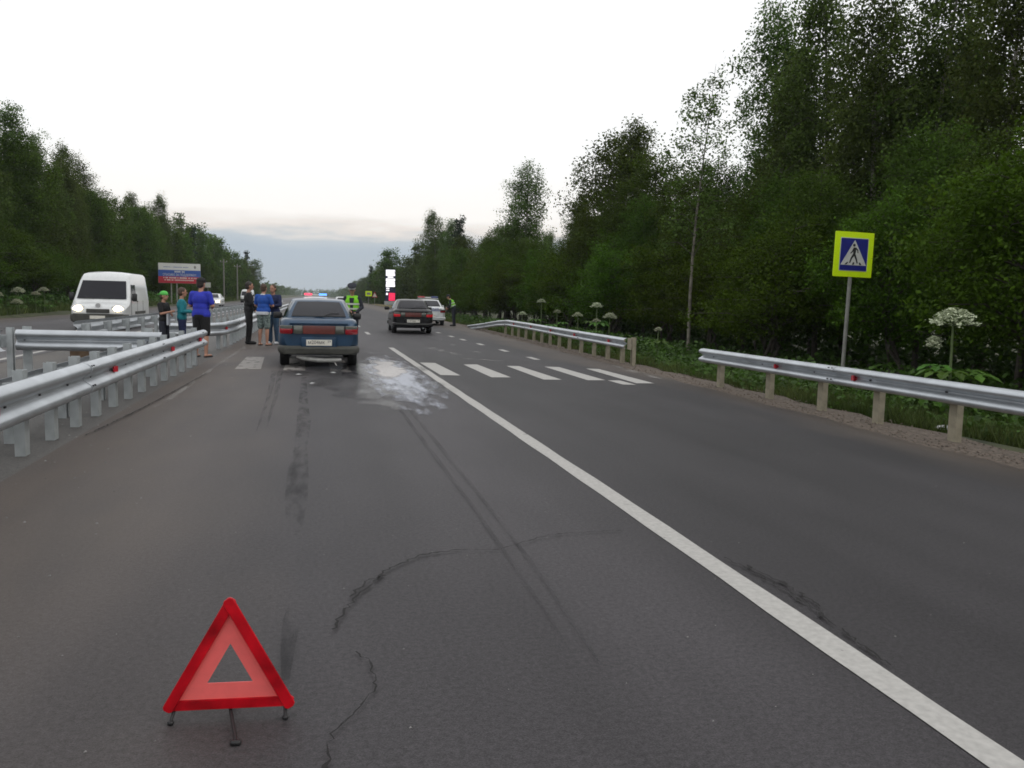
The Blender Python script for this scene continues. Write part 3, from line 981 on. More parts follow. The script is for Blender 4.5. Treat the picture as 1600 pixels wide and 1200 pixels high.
# ------------------------------------------------------------------ warning triangle
TR = thing('warning_triangle', 'red folding warning triangle standing on the asphalt in the foreground', 'warning triangle', (-0.297, 2.90, 0), R(-4.5))
SIDE, BW = 0.425, 0.041
tilt = R(-5)


def tri_pt(x, z, y=0.0):
    zz = z
    return (x, y * math.cos(tilt) - zz * math.sin(tilt), 0.032 + y * math.sin(tilt) + zz * math.cos(tilt))


def tri_bar(a, b, w_, th, yo, mname, nm):
    """flat bar with rounded ends from a to b in the triangle's plane"""
    a, b = Vector(a), Vector(b)
    d = (b - a).normalized()
    nrm = Vector((-d.y, d.x))
    ang = math.atan2(d.y, d.x)
    prof = []
    for c, s0 in ((b, -90), (a, 90)):
        for k in range(7):
            q = R(s0 + 30 * k)
            cx_, sy_ = math.cos(q), math.sin(q)
            kx = 1 / max(abs(cx_), abs(sy_)) ** 0.75
            loc_ = Vector((cx_, sy_)) * kx * w_ / 2
            prof.append(c + d * loc_.x + nrm * loc_.y)
    n = len(prof)
    bm_ = MB()
    cen = (a + b) / 2
    lev = [(-th / 2, 0.94), (-th / 2 - 0.002, 0.80), (th / 2, 0.97)]
    inset = lambda p, k: p - ((p - cen) - d * (p - cen).dot(d)) * (1 - k) - d * (math.copysign(min(abs((p - cen).dot(d)) * 0.02, w_ * (1 - k) / 2), (p - cen).dot(d)))
    vs = []
    for y, k in ((th / 2, 0.95), (-th / 2 + 0.003, 1.0), (-th / 2, 0.90)):
        for p in prof:
            q = inset(p, k)
            vs.append(tri_pt(q.x, q.y, yo + y))
    fs = [(i * n + j, i * n + (j + 1) % n, (i + 1) * n + (j + 1) % n, (i + 1) * n + j) for i in range(2) for j in range(n)]
    fs += [tuple(range(n)), tuple(range(3 * n - 1, 2 * n - 1, -1))]
    bm_.add(vs, fs)
    return bm_.build(nm, mname, TR, smooth=40)


hgt = 0.352
BL, BRp, AP = (-0.199, 0.022), (0.199, 0.022), (0.0, 0.022 + hgt)
tri_bar(BL, BRp, BW - 0.006, 0.012, 0.004, 'tri_red', 'reflector_bar')
tri_bar(BL, AP, BW - 0.004, 0.012, -0.004, 'tri_red', 'reflector_bar')
tri_bar(AP, BRp, BW - 0.002, 0.012, -0.012, 'tri_red', 'reflector_bar')


def tri_ring(o, i):
    cx, cz = 0.0, 0.022 + hgt * 0.335
    b = MB()
    outer = [(cx + (p[0] - cx) * o, cz + (p[1] - cz) * o) for p in (BL, BRp, AP)]
    inner = [(cx + (p[0] - cx) * i, cz + (p[1] - cz) * i) for p in (BL, BRp, AP)]
    vs = []
    for y in (0.006, 0.010):
        vs += [tri_pt(p[0], p[1], y) for p in outer] + [tri_pt(p[0], p[1], y) for p in inner]
    fs = []
    for k in range(3):
        j = (k + 1) % 3
        fs += [(k, j, 3 + j, 3 + k), (6 + k, 6 + j, 9 + j, 9 + k), (3 + k, 3 + j, 9 + j, 9 + k), (k, j, 6 + j, 6 + k)]
    b.add(vs, fs)
    return b


tri_ring(0.90, 0.385).build('fluorescent_panel', 'tri_fluo', TR)
b = MB()
b.tube([tri_pt(-0.185, 0.006, 0.012), (-0.190, -0.02, 0.012)], 0.006, 8)
b.box((-0.190, -0.022, 0.008), (0.020, 0.020, 0.016), b=0.004)
b.build('foot', 'black_plastic', TR, smooth=50)
b = MB()
b.tube([tri_pt(0.185, 0.006, 0.012), (0.190, -0.02, 0.012)], 0.006, 8)
b.box((0.190, -0.022, 0.008), (0.020, 0.020, 0.016), b=0.004)
b.build('foot', 'black_plastic', TR, smooth=50)
b = MB()
b.tube([tri_pt(0.0, 0.004, 0.014), (0.004, 0.0, 0.026), (0.050, -0.17, 0.012)], 0.006, 8)
b.box((0.050, -0.175, 0.008), (0.034, 0.022, 0.016), b=0.004)
b.tube([tri_pt(0.0, 0.004, 0.014), (0.004, 0.09, 0.012)], 0.006, 8)
b.build('stand_leg', 'black_plastic', TR, smooth=50)
b = MB()
b.tube([tri_pt(-0.19, 0.004, 0.014), tri_pt(0.19, 0.004, 0.014)], 0.0045, 8)
b.build('cross_rod', 'black_plastic', TR, smooth=50)

# ------------------------------------------------------------------ pedestrian crossing sign
SG = thing('crossing_sign', 'pedestrian crossing sign with walking figure in a blue panel and yellow-green border', 'road sign', (10.54, 15.0, gz(10.54)), 0)
MB().tube([(-0.06, 0.05, 0), (0.0, 0.05, 2.6 - gz(10.54)), (0.005, 0.05, 3.35)], 0.038, 12).build('pole', 'pole_grey', SG, smooth=50)
zs = 2.555 - gz(10.54)
T = R(1.0)


def rot_poly(poly):
    return [(x * math.cos(T) + z * math.sin(T), zs - x * math.sin(T) + z * math.cos(T)) for x, z in poly]


def rounded(wd, ht, r_, n=4):
    o = []
    for cx, cz, a0 in ((wd / 2 - r_, ht / 2 - r_, 0), (-wd / 2 + r_, ht / 2 - r_, 90), (-wd / 2 + r_, -ht / 2 + r_, 180), (wd / 2 - r_, -ht / 2 + r_, 270)):
        for k in range(n + 1):
            q = R(a0 + 90 * k / n)
            o.append((cx + r_ * math.cos(q), cz + r_ * math.sin(q)))
    return o


MB().prism(rot_poly(rounded(0.885, 0.90, 0.02)), -0.006, 0.008).build('border_board', 'sign_yellow', SG)
MB().prism(rot_poly(rounded(0.64, 0.665, 0.012)), -0.012, -0.008).build('grey_rim', 'sign_white', SG)
MB().prism(rot_poly(rounded(0.615, 0.64, 0.012)), -0.016, -0.0125).build('blue_panel', 'sign_blue', SG)
MB().prism(rot_poly([(-0.295, -0.215), (0.295, -0.215), (0.0, 0.29)]), -0.020, -0.0165).build('white_triangle', 'sign_white', SG)
b = MB()


def limb(pts, wds):
    lft, rgt = [], []
    for i, p in enumerate(pts):
        a, c = Vector(pts[max(0, i - 1)]), Vector(pts[min(len(pts) - 1, i + 1)])
        d = (c - a).normalized()
        nn = Vector((-d.y, d.x)) * wds[i] / 2
        lft.append((p[0] + nn.x, p[1] + nn.y))
        rgt.append((p[0] - nn.x, p[1] - nn.y))
    return lft + rgt[::-1]


b.prism(rot_poly([(-0.012 + 0.030 * math.cos(R(a)), 0.185 + 0.030 * math.sin(R(a))) for a in range(0, 360, 30)]), -0.024, -0.0205)
for pts, wds in (([(0.005, 0.14), (0.005, 0.06), (0.0, -0.005)], [0.055, 0.062, 0.05]), ([(-0.005, 0.0), (-0.055, -0.07), (-0.09, -0.17)], [0.05, 0.036, 0.026]), ([(0.01, 0.0), (0.055, -0.09), (0.085, -0.175)], [0.045, 0.034, 0.026]),
                 ([(0.02, 0.13), (0.075, 0.09), (0.085, 0.03)], [0.034, 0.026, 0.02]), ([(-0.01, 0.125), (-0.045, 0.06), (-0.085, 0.02)], [0.03, 0.025, 0.018])):
    b.prism(rot_poly(limb(pts, wds)), -0.024, -0.0205)
for x in (-0.185, -0.005, 0.175):
    b.prism(rot_poly([(x - 0.03 - x * 0.05, -0.205), (x + 0.014 - x * 0.05, -0.205), (x + 0.020 - x * 0.25, -0.155), (x - 0.010 - x * 0.25, -0.155)]), -0.024, -0.0205)
b.build('walking_figure', 'ink', SG)
for z in (-0.25, 0.22):
    MB().box((0.0, 0.03, zs + z), (0.12, 0.06, 0.04)).build('clamp', 'pole_grey', SG)

# ------------------------------------------------------------------ tricolour billboard beyond the opposite road
BB = thing('billboard', 'white, blue and red tricolour billboard with white lettering on two posts before the left forest', 'billboard', (-14.5, 96, 0.0), R(8))
W2, ZB, ZT = 2.1, 2.42, 4.52
for x in (-0.85, -0.3):
    MB().tube([(x, 0.1, -0.1), (x, 0.1, ZB + 1.2)], 0.075, 8).build('post', 'pole_grey', BB, smooth=50)
MB().box((0, 0.05, (ZB + ZT) / 2), (2 * W2 + 0.06, 0.10, ZT - ZB + 0.06)).build('frame', 'pole_grey', BB)
h3 = (ZT - ZB)
MB().box((0, -0.02, ZT - h3 * 0.17), (2 * W2, 0.03, h3 * 0.34)).build('white_band', 'bill_white', BB)
MB().box((0, -0.02, ZT - h3 * 0.505), (2 * W2, 0.03, h3 * 0.33)).build('blue_band', 'bill_blue', BB)
MB().box((0, -0.02, ZT - h3 * 0.835), (2 * W2, 0.03, h3 * 0.33)).build('red_band', 'bill_red', BB)
letter('lettering', 'СПАСИБО ЗА ПОДДЕРЖКУ!', 0.34, 'bill_white', BB, (0, -0.04, ZT - h3 * 0.585), sx=0.72)
rg = random.Random(3)
for x0, x1, zf, hh, mm in ((-0.5, 0.45, 0.42, 0.17, 'bill_white'), (-1.6, 1.7, 0.735, 0.13, 'bill_white'), (-1.5, 1.4, 0.845, 0.12, 'bill_white'), (-1.6, 0.9, 0.19, 0.07, 'bill_blue')):
    b = MB()                               # rows of lettering too small to read
    x = x0
    while x < x1:
        wl = rg.uniform(0.05, 0.11)
        b.box((x + wl / 2, -0.038, ZT - h3 * zf), (wl, 0.006, hh * rg.uniform(0.85, 1.1)))
        x += wl + (0.035 if rg.random() < 0.84 else 0.13)
    b.build('small_print', mm, BB)
b = MB()
b.prism([(1.55 + 0.12 * math.cos(R(a)), ZT - h3 * 0.17 + 0.16 * math.sin(R(a))) for a in range(0, 360, 30)], -0.042, -0.036)
b.build('emblem', 'pole_grey', BB)


def road_sign(name, label, loc, board, h, m, shape='rect', rim=None):
    root = thing(name, label, 'road sign', (loc[0], loc[1], gz(loc[0])), 0)
    MB().tube([(0, 0.04, -0.1), (0, 0.04, h + board[1] / 2)], 0.04, 8).build('pole', 'pole_grey', root, smooth=50)
    if shape == 'tri':
        p = [(-board[0] / 2, h - board[1] / 2), (board[0] / 2, h - board[1] / 2), (0, h + board[1] / 2)]
        q = [(x * 0.72, h - board[1] * 0.06 + (z - h) * 0.66) for x, z in p]
        MB().prism(p, -0.01, 0.01).build('board', rim, root)
        MB().prism(q, -0.016, -0.011).build('panel', m, root)
    else:
        p = [(x, z + h) for x, z in rounded(board[0], board[1], 0.05)]
        MB().prism(p, -0.01, 0.01).build('board', m, root)
        q = [(x * 0.6, h + (z - h) * 0.45) for x, z in p]
        MB().prism(q, -0.016, -0.011).build('panel', rim or 'ink', root)
    return root


road_sign('warning_sign', 'small yellow-green road sign at the far road edge before the fuel totem', (8.15, 140), (1.05, 0.85), 2.1, 'sign_yellow', rim='pole_grey')
road_sign('warning_sign', 'small triangular warning sign with pale face beside the far yellow sign', (9.2, 141), (0.95, 0.95), 2.1, 'sign_white', 'tri', 'bill_red')
road_sign('guide_sign', 'small pale green square sign on a post behind the oncoming white car', (-16.0, 132), (0.8, 0.75), 2.3, 'sign_white', rim='hi_vis_strip')

# fuel price totem
TT = thing('price_totem', 'tall lit fuel price totem with white and red panels beside the far road', 'price sign', (13.8, 165, gz(13.8)), R(-4))
z0 = -gz(13.8)
MB().box((0, 0.12, z0 + 3.45), (1.95, 0.3, 6.9), b=0.03).build('casing', 'navy_panel', TT)
MB().box((0, 0.1, z0 + 0.35), (2.3, 0.6, 0.7), b=0.03).build('plinth', 'sign_white', TT)
for zc, hh, wd in ((6.2, 1.15, 1.75), (5.38, 0.26, 1.1), (4.85, 0.5, 1.75), (4.28, 0.45, 1.65), (3.75, 0.5, 1.75), (3.2, 0.22, 0.6), (2.8, 0.2, 0.6)):
    MB().box(((-0.5 if wd < 0.7 else 0), -0.05, z0 + zc), (wd, 0.06, hh)).build('price_panel', 'lit_white', TT)
MB().box((0.3, -0.05, z0 + 1.55), (1.2, 0.07, 1.5), b=0.02).build('brand_panel', 'lit_red', TT)
MB().box((-0.65, -0.05, z0 + 2.1), (0.35, 0.06, 0.4)).build('price_panel', 'lit_white', TT)

# brown block in the median, poles along the opposite road
b = MB()
b.box((0, 0, 0.185), (0.34, 0.34, 0.37), b=0.012)
BX = tag(b.build('wooden_box', 'brown_box', None, (-4.92, 19.25, 0.0), R(8)), 'brown wooden box standing on the median behind the transverse rail', 'box')
for i, (x, y, h) in enumerate(((-15.6, 150, 7.0), (-15.2, 170, 7.0))):
    P = thing('utility_pole', ('nearer' if i == 0 else 'farther') + ' of two slim grey poles along the forest beyond the opposite road', 'pole', (x, y, gz(x)), 0)
    MB().tube([(0, 0, -0.2), (0, 0, h)], [0.15, 0.09], 8).build('shaft', 'wood_pole', P, smooth=50)
    MB().box((0, 0, h - 0.5), (1.2, 0.1, 0.1)).build('crossarm', 'wood_pole', P)
    for s in (-0.5, 0.5):
        MB().tube([(s, 0, h - 0.45), (s, 0, h - 0.25)], 0.04, 6).build('insulator', 'sign_white', P)
# litter on the verge
b = MB()
b.ell((0, 0, 0.035), (0.13, 0.05, 0.035), 10, 6)
tag(b.build('litter', 'litter', None, (7.95, 9.15, gz(7.95) + 0.03), R(-20), smooth=60), 'white scrap of litter lying in the grass under the right guardrail', 'litter')
for x, y, rz, lab in ((-0.35, 15.7, 20, 'larger white plastic shard on the road behind the blue sedan'), (0.28, 16.1, -15, 'white plastic shard beneath the tail of the blue sedan'), (-0.1, 14.1, 60, 'smallest white plastic shard on the asphalt behind the blue sedan')):
    k_ = 0.6
    b = MB()
    b.add([(-0.1, -0.03, 0), (0.11, -0.045, 0), (0.07, 0.05, 0), (-0.06, 0.04, 0), (0, 0, 0.02)], [(0, 1, 4), (1, 2, 4), (2, 3, 4), (3, 0, 4), (3, 2, 1, 0)])
    b.v = [(p[0] * k_, p[1] * k_, p[2] * k_) for p in b.v]
    o = tag(b.build('plastic_shard', 'litter', None, (x, y, 0.022), R(rz)), lab, 'debris')


# ------------------------------------------------------------------ vehicles
def smooth_rows(keys, n, passes=2):
    """resample station rows (first column = y) densely and soften the corners"""
    k = np.array(keys, float)
    ys = np.linspace(k[0, 0], k[-1, 0], n)
    rows = np.stack([ys] + [np.interp(ys, k[:, 0], k[:, i]) for i in range(1, k.shape[1])], 1)
    for _ in range(passes):
        q = rows.copy()
        q[1:-1, 1:] = 0.25 * rows[:-2, 1:] + 0.5 * rows[1:-1, 1:] + 0.25 * rows[2:, 1:]
        rows = q
    return rows


def loft_mb(rings):
    b = MB()
    n = len(rings[0])
    for r_ in rings:
        b.v += [tuple(p) for p in r_]
    for i in range(len(rings) - 1):
        for j in range(n):
            b.f.append((i * n + j, i * n + (j + 1) % n, (i + 1) * n + (j + 1) % n, (i + 1) * n + j))
    b.f.append(tuple(range(n)))
    b.f.append(tuple(range(len(rings) * n - 1, (len(rings) - 1) * n - 1, -1)))
    return b


def body_ring(y, wv, zt, zb, crown):
    half = [(0.0, zb), (0.72 * wv, zb), (0.90 * wv, zb + 0.02), (0.975 * wv, zb + 0.09), (1.0 * wv, zb + 0.22), (1.0 * wv, zb + (zt - zb) * 0.55), (0.99 * wv, zb + (zt - zb) * 0.78), (0.965 * wv, zt - 0.07), (0.93 * wv, zt - 0.025), (0.86 * wv, zt), (0.55 * wv, zt + crown * 0.7), (0.0, zt + crown)]
    return [(x, y, z) for x, z in half] + [(-x, y, z) for x, z in half[-2:0:-1]]


def bumper_ring(y, wv, zt, zb):
    h_ = zt - zb
    half = [(0, zb), (0.9 * wv, zb), (0.97 * wv, zb + 0.15 * h_), (wv, zb + 0.4 * h_), (wv, zb + 0.7 * h_), (0.98 * wv, zb + 0.92 * h_), (0.93 * wv, zt), (0, zt)]
    return [(x, y, z) for x, z in half] + [(-x, y, z) for x, z in half[-2:0:-1]]


def cut_arches(o, ys, r_, z, wd):
    for y in ys:
        b = MB()
        b.tube([(-2, y, z), (2, y, z)], r_, 28)
        c = b.build('arch_cutter', 'black_plastic')
        md = o.modifiers.new('arch', 'BOOLEAN')
        md.object = c
        md.operation = 'DIFFERENCE'
        md.solver = 'EXACT'
        baked(o)
        bpy.data.objects.remove(c)
    # a dark inner pan keeps daylight out of the wheel wells
    o.data.polygons.foreach_set('use_smooth', [True] * len(o.data.polygons))
    o.data.set_sharp_from_angle(angle=R(38))


class Cabin:
    """greenhouse as a surface P(s, h): s runs round the perimeter, h from belt to roof edge"""

    def __init__(c, base, roof, crown):
        c.base, c.roof, c.crown = [Vector(p) for p in base], [Vector(p) for p in roof], crown

    def P(c, s, h, off=0.0):
        n = len(c.base)
        i = int(math.floor(s)) % n
        t = s - math.floor(s)
        j = (i + 1) % n
        b = c.base[i].lerp(c.base[j], t)
        r_ = c.roof[i].lerp(c.roof[j], t)
        p = b.lerp(r_, h)
        cen = Vector((0, (c.base[0].y + c.base[n // 2].y) / 2, p.z))
        bul = 0.020 * math.sin(math.pi * h)
        d = Vector((p.x, (p.y - cen.y) * 0.35, 0)).normalized()
        if off:
            e2 = 0.01
            a1, a2 = c.P(s + e2, h), c.P(s - e2, h)
            b1, b2 = c.P(s, min(1, h + e2)), c.P(s, max(0, h - e2))
            nn = (a1 - a2).cross(b1 - b2).normalized()
            if nn.dot(Vector((p.x, p.y - cen.y, 0.3))) < 0:
                nn = -nn
            return p + d * bul + nn * off
        return p + d * bul

    def shell(c, ns=6, nh=5):
        n = len(c.base)
        rings = [[c.P(i + k / ns, h / nh) for i in range(n) for k in range(ns)] for h in range(nh + 1)]
        top = rings[-1]
        cen = sum((Vector(p) for p in top), Vector()) / len(top)
        for k in (0.9, 0.6, 0.25):
            rings.append([cen + (Vector(p) - cen) * k + Vector((0, 0, c.crown * (1 - k * k) ** 0.6)) for p in top])
        return loft_mb(rings)

    def panel(c, s0, s1, h0, h1, off=0.005, ns=8, nh=4, skew=0.0):
        b = MB()
        vs = []
        for j in range(nh + 1):
            for i in range(ns + 1):
                t = i / ns
                h = h0 + (h1 - h0) * j / nh
                vs.append(c.P(s0 + (s1 - s0) * t, h, off))
        b.add(vs, [(j * (ns + 1) + i, j * (ns + 1) + i + 1, (j + 1) * (ns + 1) + i + 1, (j + 1) * (ns + 1) + i) for j in range(nh) for i in range(ns)])
        return b


def wheel(parent, x, y, r_, side, wd=0.19):
    b = MB()
    prof = [(0.62, -1), (0.94, -1), (1.0, -0.75), (1.0, 0.75), (0.94, 1), (0.62, 1)]
    n = 24
    vs = []
    for rr, u in prof:
        for k in range(n):
            a = 2 * math.pi * k / n
            vs.append((u * wd / 2, rr * r_ * math.cos(a), rr * r_ * math.sin(a)))
    m = len(prof)
    fs = [(i * n + k, i * n + (k + 1) % n, ((i + 1) % m) * n + (k + 1) % n, ((i + 1) % m) * n + k) for i in range(m) for k in range(n)]
    b.add(vs, fs)
    o = b.build('wheel', 'rubber_tyre', parent, (x, y, r_), smooth=40)
    b = MB()
    b.tube([(side * wd * 0.15, 0, 0), (side * wd * 0.42, 0, 0)], r_ * 0.625, 20)
    b.tube([(side * wd * 0.42, 0, 0), (side * wd * 0.47, 0, 0)], r_ * 0.2, 12)
    for k in range(5):
        a = 2 * math.pi * k / 5
        b.tube([(side * wd * 0.45, 0.1 * r_ * math.cos(a), 0.1 * r_ * math.sin(a)), (side * wd * 0.44, 0.58 * r_ * math.cos(a), 0.58 * r_ * math.sin(a))], r_ * 0.08, 6)
    b.build('rim', 'rim', o, smooth=40)
    return o


def sedan(name, label, loc, rz, paint, plate='м204мк', lights='lamp_red', police=False, beacon=None, hang=False, dusty=True, head='headlight_off', group=None):
    root = thing(name, label, 'car', loc, rz, group)
    keys = [(-2.09, 0.70, 0.88, 0.42, 0.01), (-2.04, 0.775, 0.945, 0.36, 0.012), (-1.95, 0.805, 0.985, 0.30, 0.014), (-1.7, 0.83, 1.005, 0.25, 0.02), (-1.1, 0.845, 0.975, 0.20, 0.02), (0, 0.85, 0.945, 0.19, 0.02), (0.9, 0.845, 0.925, 0.20, 0.025), (1.25, 0.835, 0.87, 0.21, 0.035), (1.75, 0.80, 0.79, 0.23, 0.035), (2.0, 0.74, 0.72, 0.27, 0.02), (2.10, 0.66, 0.66, 0.34, 0.01)]
    rows = smooth_rows(keys, 64, 2)
    body = loft_mb([body_ring(*r_) for r_ in rows]).build('body', paint, root, smooth=40)
    cut_arches(body, (1.26, -1.22), 0.345, 0.29, 0.3)
    MB().box((0, 0.02, 0.48), (1.30, 3.6, 0.40)).build('underbody', 'black_plastic', root)
    # cabin
    base = [(0, 1.13, 0.945), (0.60, 1.02, 0.945), (0.745, 0.72, 0.945), (0.775, -0.1, 0.955), (0.765, -1.0, 0.975), (0.655, -1.70, 1.00), (0, -1.83, 1.015)]
    roof = [(0, 0.30, 1.365), (0.40, 0.25, 1.365), (0.555, 0.10, 1.36), (0.585, -0.35, 1.375), (0.565, -0.85, 1.37), (0.49, -1.12, 1.355), (0, -1.19, 1.365)]
    base += [(-x, y, z) for x, y, z in base[-2:0:-1]]
    roof += [(-x, y, z) for x, y, z in roof[-2:0:-1]]
    cb = Cabin(base, roof, 0.045)
    cb.shell().build('roof', paint if paint != 'blue_paint' else 'blue_paint', root, smooth=35)
    cb.panel(4.98 + 0.02 - 0.0 + 0.12, 6.88, 0.07, 0.93, ns=18).build('rear_window', 'glass', root, smooth=60)
    cb.panel(-0.93, 0.93, 0.06, 0.95, ns=18).build('windscreen', 'glass', root, smooth=60)
    for sgn in (1, -1):
        f = (lambda s: s) if sgn > 0 else (lambda s: 12 - s)
        for s0, s1 in ((2.12, 2.95), (3.03, 3.92), (4.02, 4.5)):
            cb.panel(f(s0), f(s1), 0.10, 0.90, ns=6).build('side_window', 'glass', root, smooth=60)
    # tail: light band, plate recess, bumper
    yr = -2.115
    for s in (-1, 1):
        b = MB()
        b.box((s * 0.652, yr + 0.075, 0.775), (0.27, 0.16, 0.165), rz=s * 0.30, b=0.02)
        tl = b.build('tail_light', lights, root, smooth=40)
        MB().box((s * 0.648, yr + 0.070, 0.825), (0.262, 0.16, 0.075), rz=s * 0.30, b=0.015).build('smoked_lens', 'lamp_smoke', tl)
    if not police:
        MB().box((0, yr + 0.03, 0.78), (0.66, 0.10, 0.165), b=0.012).build('light_panel', 'lamp_centre', root, smooth=40)
        for s in (-1, 1):
            MB().box((s * 0.425, yr + 0.03, 0.78), (0.19, 0.10, 0.165), b=0.012).build('smoked_panel', 'lamp_smoke', root, smooth=40)
    else:
        MB().box((0, yr + 0.06, 0.80), (1.05, 0.10, 0.03)).build('boot_stripe', 'police_blue', root)
        letter('lettering', 'ДПС ПОЛИЦИЯ', 0.13, 'police_blue', root, (-0.05, yr - 0.005, 0.90))
    MB().box((0, yr + 0.045, 0.905), (1.20, 0.10, 0.022), rz=0, b=0.006).build('boot_lip', paint, root)
    MB().box((0, yr - 0.005, 0.525), (0.74, 0.09, 0.20), b=0.02).build('plate_recess', paint, root, smooth=40)
    pl = MB().box((0, yr - 0.055, 0.525), (0.52, 0.01, 0.118)).build('number_plate', 'plate', root)
    letter('characters', plate, 0.105, 'ink', pl, (-0.055, yr - 0.061, 0.528), sx=0.92)
    letter('region', '59', 0.07, 'ink', pl, (0.205, yr - 0.061, 0.545))
    bump_m = 'bumper_grey' if dusty else paint
    rb = [bumper_ring(y, wv, zt, zb) for y, wv, zt, zb in ((-2.185, 0.68, 0.425, 0.315), (-2.175, 0.765, 0.44, 0.295), (-2.12, 0.815, 0.455, 0.285), (-1.98, 0.84, 0.46, 0.28), (-1.60, 0.855, 0.45, 0.27))]
    b = loft_mb(rb)
    b.build('rear_bumper', bump_m, root, smooth=45)
    MB().box((0, -2.186, 0.405), (1.40, 0.02, 0.022), b=0.006).build('bumper_strip', 'lamp_smoke', root)
    fb = [bumper_ring(y, wv, zt, zb) for y, wv, zt, zb in ((1.66, 0.855, 0.46, 0.25), (1.98, 0.81, 0.50, 0.24), (2.14, 0.72, 0.50, 0.26), (2.18, 0.60, 0.47, 0.30))]
    loft_mb(fb).build('front_bumper', bump_m, root, smooth=45)
    for s in (-1, 1):
        MB().box((s * 0.55, 2.05, 0.60), (0.34, 0.14, 0.13), rz=-s * 0.25, b=0.02).build('headlight', head, root, smooth=40)
    MB().box((0, 2.10, 0.60), (0.62, 0.05, 0.09), b=0.01).build('grille', 'black_plastic', root)
    for x in (-0.72, 0.72):
        for y in (1.26, -1.22):
            wheel(root, x, y, 0.29, 1 if x > 0 else -1)
    for s in (-1, 1):
        b = MB()
        b.box((s * 0.93, 0.66, 1.0), (0.20, 0.10, 0.145), rz=s * 0.1, b=0.025)
        b.tube([(s * 0.80, 0.68, 0.97), (s * 0.88, 0.67, 0.98)], 0.022, 6)
        b.build('wing_mirror', 'black_plastic' if paint != 'white_paint' else paint, root, smooth=40)
        for y in (0.05, -0.85):
            MB().box((s * 0.853, y, 0.80), (0.02, 0.18, 0.035), b=0.006).build('door_handle', 'black_plastic', root)
        MB().box((s * 0.856, 0.0, 0.56), (0.018, 2.5 - 0.75, 0.06), b=0.006).build('side_moulding', 'black_plastic', root)
    b = MB()
    b.tube([(0.0, -1.80, 1.02), (0.25, -1.70, 1.10), (0.42, -1.68, 1.10)], 0.012, 5)
    b.tube([(-0.55, -1.80, 1.045), (0.55, -1.80, 1.045)], 0.012, 5)
    b.build('window_seal', 'black_plastic', root)
    if hang:
        b = MB()
        b.tube([(-0.45, -2.02, 0.235), (-0.32, -2.08, 0.20), (0.0, -2.10, 0.165), (0.25, -2.10, 0.165), (0.46, -2.10, 0.175)], [0.03, 0.042, 0.046, 0.046, 0.035], 12)
        b.tube([(0.30, -2.1, 0.17), (0.36, -2.12, 0.06)], 0.014, 6)
        b.build('hanging_silencer', 'dull_metal', root, smooth=50)
    else:
        MB().tube([(0.4, -2.0, 0.24), (0.4, -2.22, 0.24)], 0.028, 10).build('exhaust_pipe', 'galv_post', root, smooth=50)
    if police:
        for s in (-1, 1):
            MB().box((s * 0.857, 0.0, 0.70), (0.012, 3.0 - 0.9, 0.10)).build('side_stripe', 'police_blue', root)
        rm, bmn = ('beacon_red', 'beacon_blue') if beacon == 'lit' else ('beacon_dull_red', 'beacon_dull_blue')
        bar = MB().box((0, -0.35, 1.46), (1.15, 0.24, 0.035), b=0.01).build('light_bar', 'silver_roof', root)
        MB().box((-0.375, -0.35, 1.525), (0.40, 0.22, 0.10), b=0.03).build('red_beacon', rm, bar, smooth=40)
        MB().box((0.375, -0.35, 1.525), (0.40, 0.22, 0.10), b=0.03).build('blue_beacon', bmn, bar, smooth=40)
        MB().box((0, -0.35, 1.505), (0.34, 0.20, 0.06), b=0.015).build('speaker_box', 'sign_white', bar, smooth=40)
        for s in (-0.45, 0.45):
            MB().tube([(s, -0.35, 1.38), (s, -0.35, 1.45)], 0.02, 6).build('bracket', 'black_plastic', bar)
    return root


BLUE = sedan('blue_sedan', 'dark blue sedan with dusty bumper and hanging silencer stopped on the crossing', (0.0, 19.35, 0), R(0.6), 'blue_paint', 'м204мк', hang=True)
BLUE.scale = (0.965, 1, 1)
sedan('black_sedan', 'black sedan driving away in the right lane with red tail lights', (3.85, 36.2, 0), R(-1.5), 'black_paint', 'с315ер', lights='lamp_red_lit', dusty=False)
sedan('police_car', 'white police car with unlit roof beacons parked on the right beside the officer', (6.05, 47.4, 0), R(-2), 'white_paint', 'а0482', police=True, dusty=False)
sedan('police_car', 'police car with flashing red and blue roof beacons, hidden ahead of the blue sedan', (-0.12, 45.2, 0), R(0), 'white_paint', 'а1174', police=True, beacon='lit', dusty=False)
sedan('grey_sedan', 'small far car whose roof shows between blue sedan and waistcoated officer', (2.1, 74.0, 0), R(0), 'white_paint', 'к702вн', dusty=False)
sedan('white_car', 'oncoming white car with lit headlamps behind the man in blue', (-10.75, 94.0, 0), R(180), 'white_paint', 'е440но', dusty=False, head='headlight')


